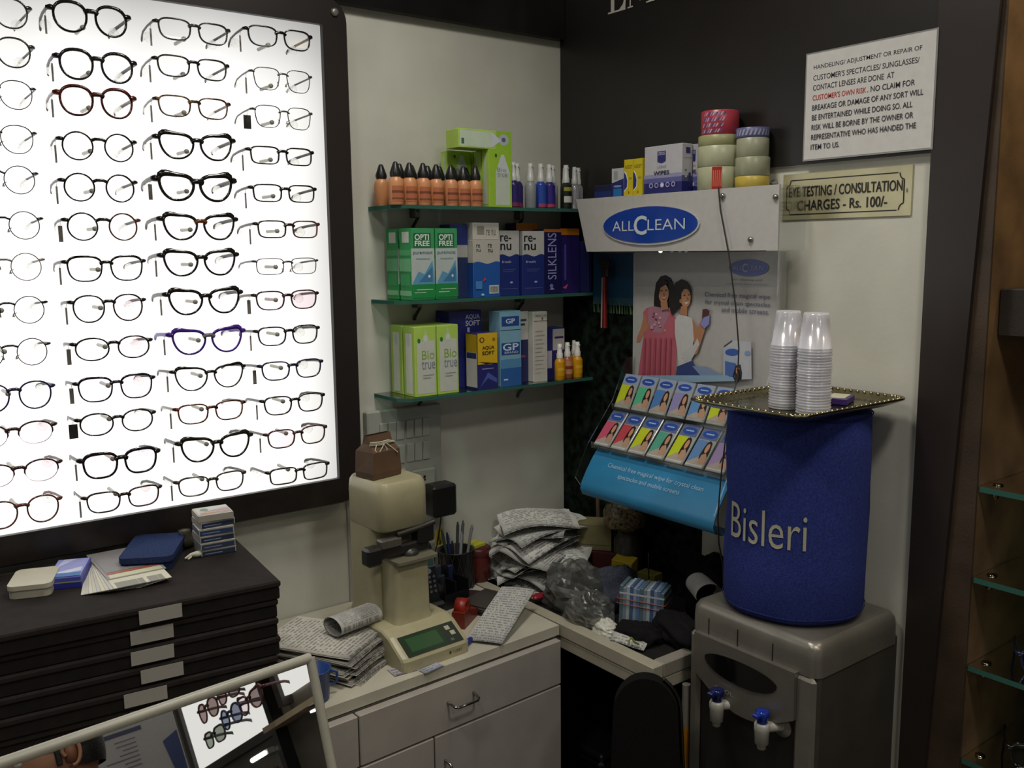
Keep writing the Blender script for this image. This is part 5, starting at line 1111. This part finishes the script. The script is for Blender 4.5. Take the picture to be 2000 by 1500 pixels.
for y,c,l in ((.0508,'#141b50','left'),(-.0546,'#16308c','right')):
    tp=MB(); z0=.752; tp.tube([(-DX+.0,y-.018,z0),(-DX-.018,y-.008,z0),(-DX-.030,y,z0)],.010,'#a8a69e',10)
    tp.lathe([(.005,-.042),(.008,-.040),(.008,-.032),(.0125,-.030),(.0135,-.006),(.0145,-.004),(.0145,.006),(.0125,.010),(0,.010)],'#b4b2aa',16,c=(-DX-.034,y,z0)); o=tp.build('tap','plastic',wd)
    MB().lathe([(.020,0),(.020,.003),(.0,.003)],'#8a8880',18,c=(0,0,0)).build('tap_flange','plastic',o)
    fl_=o.children[0]; fl_.matrix_local=Matrix.Translation((-DX-.001,y-.020,z0))@Matrix.Rotation(R(-90),4,'Y')
    lv=MB(); lv.lathe([(.010,.010),(.010,.018),(.013,.022),(.013,.032),(.010,.034),(0,.034)],c,14,c=(-DX-.034,y,z0)); lv.box(-DX-.056,-DX-.034,y-.007,y+.007,z0+.024,z0+.032,c,.002); lv.build('lever','gloss',o)
b=MB(); b.box(-DX-.04,-DX+.0,-DY+.045,DY-.03,.36,.385,'#4a4742',.003); b.build('drip_tray','plastic',wd)
for x in (-.10,.10):
    for y in (-.11,.11): MB().lathe([(.015,0),(.015,.02)],'#1c1b1a',12,c=(x,y,0)).build('foot','plastic',wd)
# bottle with fabric cover
bc=thing('bottle_cover','tall blue fabric cover over a water bottle with white lettering','bottle cover',(-.1440,-.8560,.9305),0)
RB=.132
def wob(mb,rings,col,n=40,amp=.0018):
    vs=[];fs=[]
    for i,(r,z) in enumerate(rings):
        for k in range(n):
            a=2*math.pi*k/n; f=r+amp*math.sin(3*a+z*20)*(1 if r>.05 else 0)+amp*.7*math.sin(7*a+z*37); vs.append((f*math.cos(a),f*math.sin(a),z))
    for i in range(len(rings)-1):
        for k in range(n): fs.append((i*n+k,i*n+(k+1)%n,(i+1)*n+(k+1)%n,(i+1)*n+k))
    mb.add(vs,fs,col,True)
b=MB(); wob(b,[(.100,0),(.118,.001),(RB-.005,.008),(RB,.018),(RB+.0005,.10),(RB-.0005,.2),(RB+.0005,.3),(RB,.378),(RB-.003,.388),(RB-.014,.394),(.05,.398),(.0,.398)],'#323e84'); b.build('fabric_sleeve','fabric',bc)
for z in (.016,.384):
    b=MB(); wob(b,[(RB+.001,z-.002),(RB+.0022,z),(RB+.001,z+.002)],'#252f66'); b.build('seam','fabric',bc)
b=MB(); b.lathe([(.028,-.018+.018),(.045,.0)],'#8a98a8',18); 
q=PR(); q.L=.0005; q.up=.0003
# lettering wrapped on the sleeve facing the camera
def bmap(x,y,L):
    a=R(-152)+x/(RB); return Vector(((RB+.0022+L)*math.cos(a),(RB+.0022+L)*math.sin(a),y))
q.map=bmap; q.N=Vector((0,0,1))
v,f,asp=text_geo('Bisleri',-.004)
# outer word width and height
ang=1; q.add([q.P(-.119+.156*a_, .148+.068*b_) for a_,b_ in v],f,'#b5b29c'); q.build('lettering','print',bc)
# tray
TZ=.9305+.3985
tr=thing('serving_tray','brass rectangular tray with ornate raised rim on top of the blue cover','tray',(-.186,-.882,TZ+.0005),R(-1))
def rim(k): return rrect(-.163*k,.163*k,-.128*k,.128*k,.030*k,6)
b=MB(); vs=[];zs=[(.80,.004),(.83,.003),(.90,.010),(.96,.015),(1.0,.016),(1.005,.014),(.99,.011),(.90,.005),(.82,0)]
m_=len(rim(1))
for i,(k,z) in enumerate(zs):
    for j,(x,y) in enumerate(rim(1)):
        s=k+(.008*math.sin(j*2.1) if k>.95 else 0); sx=(.163-(1-k)*.13)/.163; vs.append((x*s,y*s,z))
fs=[(i*m_+j,i*m_+(j+1)%m_,(i+1)*m_+(j+1)%m_,(i+1)*m_+j) for i in range(len(zs)-1) for j in range(m_)]
b.add(vs,fs,'#8e8668',True); b.add(vs[:m_],[tuple(range(m_))],'#7c7556'); b.add(vs[-m_:],[tuple(range(m_))],'#7c7556'); b.build('tray_body','brass',tr)
for j in range(0,m_):
    x,y=rim(.955)[j]
b=MB()
pr_=rim(.955)
for j in range(len(pr_)):
    a_,c_=Vector((*pr_[j],0)),Vector((*pr_[(j+1)%len(pr_)],0)); L=(c_-a_).length; k=max(1,int(L/.014))
    for i in range(k): p=a_.lerp(c_,i/k); b.lathe([(.0035,.0),(.003,.003),(0,.0042)],'#98906e',6,c=(p.x,p.y,.0135))
o=b.build('rim_ornament','brass',tr); o['kind']='stuff'
# cups
cupm=MB(); cupm.lathe([(.0290,0),(.0300,.0012),(.0290,.0024),(.0278,.0024),(.0215,.058),(.0205,.0615),(.0190,.0600),(.0,.0600)],'#ffffff',24)
cup0=None
for s,(cx,cy,base) in enumerate(((-.238,-.893,24),(-.247,-.957,24))):
    for k in range(24):
        if cup0 is None: o=cup0=cupm.build('plastic_cup','cup_plastic')
        else: o=cup0.copy(); COL.objects.link(o)
        o.location=(cx+rnd.uniform(-.0006,.0006),cy+rnd.uniform(-.0006,.0006),TZ+.0051+k*.0049)
        tag(o,('clear plastic cup nested upside down in the left stack on the tray','clear plastic cup nested upside down in the right stack on the tray')[s],'cup',('upside-down cups in the left stack','upside-down cups in the right stack')[s])
carton('soap_packet','white and purple packet lying on the tray behind the cups',.062,.040,.012,(-.118,-.925,TZ+.0050),R(20),'#3d2a70',lambda face: face('top').rect(.05,.15,.95,.95,'#c4c2a4'))
#==RIGHT RECESS==
gsx='glass shelves in the wooden niche'
for i,z in enumerate((1.186,1.018,.850,.668)):
    t=thing('niche_shelf','green-edged glass shelf, %s from the top in the right niche'%ORD[i],'shelf',(0,0,z),group=gsx)
    b=MB(); b.add([(.0,-1.1335,0),(.335,-1.1335,0),(.335,-2.045,0),(.0,-2.045,0),(.0,-1.1335,.01),(.335,-1.1335,.01),(.335,-2.045,.01),(.0,-2.045,.01)],[(3,2,1,0),(4,5,6,7)],'#ffffff'); b.build('glass_plate','shelf_glass',t)
    b=MB(); b.add([(.0,-1.1335,0),(.0,-2.045,0),(.0,-2.045,.01),(.0,-1.1335,.01),(.335,-1.1335,0),(.335,-1.1335,.01)],[(0,1,2,3),(0,3,5,4)],'#3a9c7c'); b.build('polished_edge','glass_edge',t)
    for x in (.035,.29):
        b=MB(); b.lathe([(.005,-.016),(.007,-.012),(.005,-.006),(.007,-.0005)],'#9a9482',10,c=(x,-1.146,0)); b.lathe([(.009,.0105),(.009,.012),(0,.012)],'#8a8676',12,c=(x,-1.150,0)); b.build('clip','chrome',t)
b=MB(); b.box(.03,.33,-2.045,-1.1335,1.462,1.545,'#2a241f',.002); simple('niche_box_shelf',b,'wood','thick dark wooden shelf high in the right niche','shelf')
nl=thing('niche_fill','added round warm fill lamp out of view in the top of the niche','light',(.17,-1.5,2.40))  # unseen warm lamp added to brighten the niche
MB().lathe([(.045,0),(.05,0),(.05,.02),(0,.02)],'#8a8880',20).build('housing','plastic',nl); MB().lathe([(.044,.003),(0,.003)],'#ffffff',20).build('diffuser','led_small',nl)
b=MB(); b.box(.0,.34,-2.05,-1.1335,2.42,2.45,'#5a452e'); simple('niche_top_board',b,'wood','wooden board closing the top of the right niche','board')
area('niche_fill_light',(.17,-1.5,2.385),.10,2.6,(1,.80,.52),spread=160)
spectacles('dark blue sunglasses lying on the third niche shelf from the top','wayfarer','#16203a',2,(.075,-1.262,.8605+.0205),R(-60),lens='bb',tagtype=0,group='sunglasses in the niche',name='sunglasses',cat='sunglasses')
spectacles('black sunglasses lying on the lowest niche shelf','wayfarer','#141414',2,(.075,-1.255,.6785+.0205),R(-60),lens='gg',tagtype=0,group='sunglasses in the niche',name='sunglasses',cat='sunglasses')
#==CHAIR AND POLE==
chz=thing('office_chair','black office chair with tall rounded back in front of the side table','chair',(-.533,-.836,0),R(-47))
# local +Y is the backrest side, seat toward -Y... backrest faces the camera obliquely
b=MB(); outl=[]
for k in range(25):
    a=math.pi*k/24; outl.append((.062*math.cos(a),.735+.075*math.sin(a)))
outl=[(.075,.46)]+outl+[(-.070,.46)]
b.prism(outl,.030,'#141313',axis='y',at=.150); b.build('backrest','fabric',chz)
b=MB(); rbox(b,-.15,.15,-.20,.10,[(.40,.93),(.41,1),(.445,1),(.455,.95)],.05,'#141313'); b.build('seat','fabric',chz)
b=MB(); b.tube([(.080,.165,.50)]+[(.067*math.cos(R(a)),.165,.735+.080*math.sin(R(a))) for a in range(0,70,12)],.004,'#5a5852',6); b.build('back_trim','metal',chz)
b=MB(); b.tube([(0,.02,.40),(0,.14,.40),(0,.186,.46),(0,.186,.60)],.012,'#222222',8); b.build('back_bracket','plastic',chz)
b=MB(); b.lathe([(.025,.09),(.025,.30),(.015,.30),(.015,.40)],'#2a2a2a',14,c=(0,-.04,0)); b.build('gas_post','metal',chz)
for k in range(5):
    a=2*math.pi*k/5+.3; b=MB(); b.tube([(0,-.04,.09),(.22*math.cos(a),-.04+.22*math.sin(a),.065)],[.022,.014],'#1a1a1a',8); o=b.build('leg','plastic',chz)
    b=MB(); b.T=Matrix.Translation((.22*math.cos(a),-.04+.22*math.sin(a),.027))@Matrix.Rotation(R(90),4,'X'); b.lathe([(.0,-.012),(.026,-.012),(.027,0),(.026,.012),(0,.012)],'#101010',14); b.build('caster','plastic',o)
t=thing('broom','broom with white and orange handle standing under the side table','broom',(-.2790,-.7070,0)); b=MB(); b.tube([(0,0,.30),(0,0,.655)],.0085,'#a8701c',10); b.build('orange_handle','plastic',t); b=MB(); b.tube([(0,0,.655),(0,0,.745)],.0085,'#77746c',10); b.build('white_handle','plastic',t)
b=MB(); b.box(-.15,.05,-.010,.010,.10,.14,'#a8701c',.006); b.tube([(0,0,.14),(0,0,.30)],.010,'#a8701c',10); b.build('head','plastic',t)
b=MB()
for i in range(4):
    for j in range(18): b.tube([(-.14+.0105*j,-.006+.004*i,.10),(-.145+.011*j+rnd.uniform(-.003,.003),-.008+.005*i,.002)],.0016,'#3a3a34',4,caps=False)
o=b.build('bristles','plastic',t); o['kind']='stuff'
b=MB(); b.box(-.10,.10,-.13,.13,0,.44,'#121213',.01); b.box(-.103,.103,-.133,.133,.44,.46,'#1a1a1b',.006)
simple('storage_bin',b,'plastic','black storage bin on the floor under the side table','bin',(-.17,-.30,.0005),R(4))
#==MIRROR, FRONT COUNTER==
psi,tl=R(5),R(18)
MC=A(606,1285,.70); U=Vector((math.cos(psi),math.sin(psi),0)); NHh=Vector((U.y,-U.x,0)); Dn=NHh*math.sin(tl)+Vector((0,0,-1))*math.cos(tl)
Nm=U.cross(Dn); Nm = -Nm if Nm.y>0 else Nm
MW,MH=.52,.30
mo=MC-U*MW+Dn*MH          # lower left corner
M=Matrix(((U.x,-Nm.x,-Dn.x,mo.x),(U.y,-Nm.y,-Dn.y,mo.y),(U.z,-Nm.z,-Dn.z,mo.z),(0,0,0,1)))
mi=thing('tabletop_mirror','tilted tabletop mirror with pale grey tubular frame','mirror'); mi.matrix_world=M
b=MB(); b.box(.006,MW-.006,0,.003,.006,MH-.006,'#dcdcdc'); b.build('mirror_glass','mirror',mi)
b=MB(); b.box(.004,MW-.004,.0035,.008,.004,MH-.004,'#5a5a58'); b.build('backing','plastic',mi)
b=MB(); rr2=.0075
for a_,c_ in (((0,MH),(MW,MH)),((0,0),(MW,0)),((0,0),(0,MH)),((MW,0),(MW,MH))):
    b.tube([(a_[0],.001,a_[1]),(c_[0],.001,c_[1])],rr2,'#99978a',10)
b.build('tube_frame','plastic',mi)
b=MB(); b.tube([(MW*.3,.01,MH*.75),(MW*.3,.12,-.008)],.005,'#8a8880',6); b.tube([(MW*.7,.01,MH*.75),(MW*.7,.12,-.008)],.005,'#8a8880',6); b.build('stand_prop','metal',mi)
def refl(px_,py_):
    r=ray(px_,py_); s=((MC-CP).dot(Nm))/r.dot(Nm); h=CP+r*s; return h, r-Nm*(2*r.dot(Nm))
def RX(px_,py_,x): h,q_=refl(px_,py_); return h+q_*((x-h.x)/q_.x)
def RY(px_,py_,y): h,q_=refl(px_,py_); return h+q_*((y-h.y)/q_.y)
cz=mo.z-rr2-.001
fc=thing('front_counter','customer counter under the tilted mirror','counter',(0,0,0))
MB().box(-2.3,-1.085,-1.12,-.60,cz-.03,cz,'#8a867c',.002).build('top','laminate',fc); MB().box(-2.28,-1.11,-1.09,-.63,.0,cz-.03,'#3a3632',.002).build('body','laminate',fc)
#--- what stands behind the camera and shows in the mirror
d2=thing('sunglasses_display','backlit white sunglasses board behind the camera seen in the mirror','display board')
MB().box(-.030,-.001,-3.50,-2.802,1.185,1.98,'#ffffff').build('backlit_sheet','backlight_plain',d2)
b=MB(); b.box(-.045,0,-3.54,-3.502,1.15,2.02,'#2a2522'); b.box(-.045,0,-3.50,-2.802,1.982,2.02,'#2a2522'); b.box(-.045,0,-3.50,-2.802,1.15,1.183,'#2a2522'); b.build('frame','laminate',d2)
d3=thing('sunglasses_display','smaller backlit white board right of the dark post seen in the mirror','display board')
MB().box(-.030,-.001,-2.66,-2.13,1.25,1.98,'#ffffff').build('backlit_sheet','backlight_plain',d3); MB().box(-.045,0,-2.70,-2.662,1.22,2.0,'#2a2522').build('frame','laminate',d3)
for i,(px_,py_,kd,c_,l_,ln) in enumerate(((487,1372,'cateye','#4a1c1c','dark red rose-tinted sunglasses, uppermost right in the mirrored board','sp'),(450,1400,'round','#252c48','navy round sunglasses in the middle of the mirrored board','bb'),(405,1388,'panto','#3f1c14','brown sunglasses at the left of the mirrored board','ss'),(418,1440,'square','#2c3028','green-grey sunglasses low in the mirrored board','gg'),(443,1352,'wayfarer','#3a201c','brown patterned sunglasses at the top of the mirrored board','ss'))):
    p=RX(px_,py_,-.15); sg_=spectacles(l_,kd,c_,2,(p.x,p.y,p.z),R(-90),lens=ln,tagtype=0,group='sunglasses on the mirrored board',name='sunglasses',cat='sunglasses',tlen=.085); sg_.scale=(1.45,1.45,1.45)
t=thing('shelf_lamp','small round lamp under the rear shelf seen in the mirror','light',tuple(RX(617,1388,-.05))); MB().lathe([(.020,0),(.020,.006),(0,.006)],'#ffffff',16).build('diffuser','led_small',t); MB().lathe([(.020,.0065),(.024,.0065),(.024,.012),(0,.012)],'#8a8880',16).build('housing','plastic',t)
p=RX(505,1478,-.07); t=thing('led_streak','glowing streak standing in for an LED reflection below the rear board','light',tuple(p)); b=MB(); b.tube([(0,-.055,0),(0,.055,0)],.009,'#ffffff',10); b.build('tube','led_small',t); b=MB(); b.box(.010,.067,-.06,.06,-.008,.012,'#8a8880'); b.build('housing','plastic',t)  # emissive streak in place of an LED mirrored in the lower panels
b=MB(); b.box(-.10,-.001,-2.76,-2.14,1.16,1.18,'#a89a80'); simple('rear_shelf',b,'laminate','beige shelf below the smaller mirrored board','shelf')
b=MB(); b.box(-.10,-.001,-3.62,-2.92,.0,1.05,'#7a766c',.003); simple('rear_cabinet',b,'laminate','grey-beige cabinet under the mirrored sunglasses board','cabinet')
# information board
ybd=-3.05
a_=RY(172,1420,ybd); c_=RY(350,1375,ybd)
t=thing('information_board','pale grey printed board on a stand seen at left in mirror','sign board',(0,0,0))
x0,x1=a_.x,RY(352,1440,ybd).x; ztp=1.78
b=MB(); b.box(x0,x1,ybd-.012,ybd,.55,ztp,'#8c8a88',.002); b.build('board','print',t)
b=MB(); b.box(x0+.02,x0+.04,ybd-.03,ybd-.012,0.02,.9,'#3a3a3a'); b.box(x1-.04,x1-.02,ybd-.03,ybd-.012,.02,.9,'#3a3a3a'); b.box(x0,x1,ybd-.12,ybd+.10,0,.02,'#3a3a3a'); b.build('stand','plastic',t)
q=PR(); zr=RY(260,1425,ybd).z; q.frame((x1,ybd,0),(-(x1-x0),0,0),(0,0,1),.0004)
q.rect(.42,zr-.008,.98,zr+.008,'#2c2e48')
for k in range(4): q.rect(.55,zr+.03+.012*k,.55+.3*rnd.uniform(.6,1),zr+.034+.012*k,'#55545c')
for k in range(7): q.rect(.52,zr-.03-.016*k,.52+.4*rnd.uniform(.4,1),zr-.026-.016*k,'#5a5960')
q.poly([(.02,zr-.05),(.22,zr-.075),(.16,zr-.20),(.02,zr-.20)],'#243058'); q.build('print','print',t)
#--- seated customer
pe=thing('person','seated person with short black hair in a dark shirt seen in mirror','person',(0,0,0))
E0=RY(138,1470,-1.80)      # the visible ear
hc=Vector((E0.x-.012,E0.y-.072,E0.z+.010))
def skin(name,verts,edges,radii,col,m,parent,sub=2,root=0):
    me=bpy.data.meshes.new(name); me.from_pydata([tuple(v) for v in verts],edges,[]); ob=bpy.data.objects.new(name,me); COL.objects.link(ob)
    sk=ob.modifiers.new('s','SKIN'); su=ob.modifiers.new('u','SUBSURF'); su.levels=sub; su.render_levels=sub
    for i,r_ in enumerate(radii): me.skin_vertices[0].data[i].radius=(r_,r_) if not isinstance(r_,tuple) else r_; me.skin_vertices[0].data[i].use_root=(i==root)
    dg=bpy.context.evaluated_depsgraph_get(); nm=bpy.data.meshes.new_from_object(ob.evaluated_get(dg)); bpy.data.objects.remove(ob)
    ca=nm.color_attributes.new('Col','FLOAT_COLOR','CORNER'); c=C(col)
    ca.data.foreach_set('color',[c[0],c[1],c[2],1.]*len(nm.loops)); nm.materials.clear(); nm.materials.append(MATS[m])
    nm.polygons.foreach_set('use_smooth',[True]*len(nm.polygons))
    o=bpy.data.objects.new(name,nm); COL.objects.link(o)
    if parent: o.parent=parent
    return o
SKN='#a8795c'
hx,hy,hz=hc
V=[(hx+.06,hy,.47),(hx+.05,hy,.70),(hx+.03,hy,hz-.24),(hx+.02,hy,hz-.15),(hx+.008,hy,hz-.09),
   (hx+.03,hy+.16,hz-.245),(hx+.05,hy+.21,hz-.48),(hx-.15,hy+.17,.62),(hx+.03,hy-.16,hz-.245),(hx+.05,hy-.21,hz-.48),(hx-.15,hy-.17,.62),
   (hx+.0,hy+.10,.46),(hx-.38,hy+.11,.47),(hx-.36,hy+.11,.08),(hx+.0,hy-.10,.46),(hx-.38,hy-.11,.47),(hx-.36,hy-.11,.08)]
Eg=[(0,1),(1,2),(2,3),(3,4),(2,5),(5,6),(6,7),(2,8),(8,9),(9,10),(0,11),(11,12),(12,13),(0,14),(14,15),(15,16)]
Rr=[.13,.125,.12,.058,.050,.062,.046,.034,.062,.046,.034,.085,.062,.042,.085,.062,.042]
skin('body',V,Eg,Rr,SKN,'skin',pe)
skin('shirt',[V[0],V[1],V[2],(hx+.022,hy,hz-.185),V[5],V[6],V[8],V[9]],[(0,1),(1,2),(2,3),(2,4),(4,5),(2,6),(6,7)],[.142,.137,.132,.066,.074,.06,.074,.06],'#2a2d38','fabric',pe)
skin('trousers',[V[0],V[11],V[12],(hx-.36,hy+.11,.12),V[14],V[15],(hx-.36,hy-.11,.12)],[(0,1),(1,2),(2,3),(0,4),(4,5),(5,6)],[.140,.095,.072,.056,.095,.072,.056],'#23252c','fabric',pe)
# head: ellipsoid with face toward -X
def head(mb):
    import mathutils
    n,m=40,30; vs=[];fs=[]
    for i in range(m+1):
        p_=math.pi*i/m
        for k in range(n):
            a=2*math.pi*k/n; d=Vector((math.sin(p_)*math.cos(a),math.sin(p_)*math.sin(a),math.cos(p_)))
            x,y,z=d.x*.098,d.y*.074,d.z*.118
            if z<-.02: f=1+(z+.02)*2.6; y*=max(.45,f); x*= max(.55,1+(z+.02)*1.6) if d.x>0 else 1+(z+.02)*.7
            if d.x<-.3:
                ay=abs(y)
                x-= .020*math.exp(-((ay/.011)**2))*math.exp(-(((z+.018)/.020)**2))
                x-= .010*math.exp(-((ay/.008)**2))*math.exp(-(((z-.002)/.022)**2))
                x+= .009*math.exp(-(((ay-.030)/.014)**2))*math.exp(-(((z-.010)/.012)**2))
                x-= .005*math.exp(-((ay/.024)**2))*math.exp(-(((z+.050)/.007)**2))-.003*math.exp(-((ay/.02)**2))*math.exp(-(((z+.058)/.004)**2))
                x-= .006*math.exp(-((ay/.018)**2))*math.exp(-(((z+.092)/.014)**2))
            vs.append((hx+x,hy+y,hz+z))
    for i in range(m):
        for k in range(n): fs.append((i*n+k,i*n+(k+1)%n,(i+1)*n+(k+1)%n,(i+1)*n+k))
    mb.add(vs,fs,SKN,True)
b=MB(); head(b); b.build('head','skin',pe)
b=MB()
for sg in (-1,1): b.lathe([(.0,-.010),(.007,-.007),(.010,0),(.007,.007),(0,.010)],'#d8d4cc',12,c=(hx-.083,hy+sg*.030,hz+.008))
b.build('eyes','gloss',pe)
b=MB()
for sg in (-1,1): b.tube([(hx-.094,hy+sg*.018,hz+.026),(hx-.090,hy+sg*.032,hz+.030),(hx-.078,hy+sg*.046,hz+.025)],.0032,'#1a1310',6)
b.tube([(hx-.092,hy-.020,hz-.050),(hx-.100,hy,hz-.052),(hx-.092,hy+.020,hz-.050)],.0035,'#8a4a40',6); b.build('brows_and_mouth','skin',pe)
for sg in (-1,1):
    e=MB(); cx,cy,czz=hx+.010,hy+sg*.074,hz-.008
    ring_=[(cx+.018*math.cos(R(a))*(1 if a<180 else .75),cy+sg*(.006+.006*(math.cos(R(a))+1)*.5),czz+.032*math.sin(R(a))) for a in range(-100,215,21)]
    e.tube(ring_,[.0045]*len(ring_),SKN,8); e.tube([(cx+.008*math.cos(R(a)),cy+sg*.006,czz+.004+.017*math.sin(R(a))) for a in range(-80,160,24)],.0035,SKN,6)
    e.lathe([(.0,-.026),(.013,-.020),(.015,0),(.012,.02),(0,.026)],'#8f5f46',12,c=(cx+.001,cy-sg*.001,czz)); e.build('ear','skin',pe)
b=MB(); 
n,m=36,22; vs=[];fs=[]
for i in range(m+1):
    p_=math.pi*.62*i/m
    for k in range(n):
        a=2*math.pi*k/n; d=Vector((math.sin(p_)*math.cos(a),math.sin(p_)*math.sin(a),math.cos(p_))); kk=1.06 if True else 1
        lim = .35 if d.x<-.45 else (-.02 if abs(d.y)>.55 and -.45<=d.x<.25 else -1)
        if d.z<lim: kk=.93
        vs.append((hx+.004+d.x*.101*kk,hy+d.y*.077*kk,hz+.003+d.z*.121*kk))
for i in range(m):
    for k in range(n): fs.append((i*n+k,i*n+(k+1)%n,(i+1)*n+(k+1)%n,(i+1)*n+k))
b.add(vs,fs,'#14100e',True)
for sg in (-1,1): b.box(hx-.022,hx-.010,hy+sg*.074-.004,hy+sg*.074+.004,hz-.030,hz+.04,'#14100e',.002)
b.build('hair','hair',pe)
for sg in (-1,1):
    fx,fy,fz=hx-.19,hy+sg*.165,.575
    hv=[(hx-.15,hy+sg*.17,.60),(fx-.03,fy,fz)]; skin('hand',[hv[0],hv[1]]+[(fx-.075,fy+sg*(.030-.018*k),fz-.012) for k in range(4)]+[(fx-.105,fy+sg*(.032-.019*k),fz-.030) for k in range(4)]+[(fx-.03,fy-sg*.034,fz-.012),(fx-.06,fy-sg*.044,fz-.026)],
      [(0,1)]+[(1,2+k) for k in range(4)]+[(2+k,6+k) for k in range(4)]+[(1,10),(10,11)],[.026,.030]+[.0085]*4+[.0075]*4+[.011,.009],SKN,'skin',pe)
    b=MB(); b.box(hx-.50,hx-.30,hy+sg*.11-.045,hy+sg*.11+.045,0,.085,'#1a1a1c',.03); b.build('shoe','plastic',pe)
stl=thing('stool','round stool the person sits on','stool',(hx+.04,hy,0)); MB().lathe([(.16,.30),(.18,.305),(.18,.335),(.16,.345),(0,.345)],'#2a2522',26).build('seat','fabric',stl)
for k in range(4):
    a=math.pi/4+k*math.pi/2; b=MB(); b.tube([(.11*math.cos(a),.11*math.sin(a),.30),(.16*math.cos(a),.16*math.sin(a),.0)],.012,'#6a6862',8); b.build('leg','metal',stl)
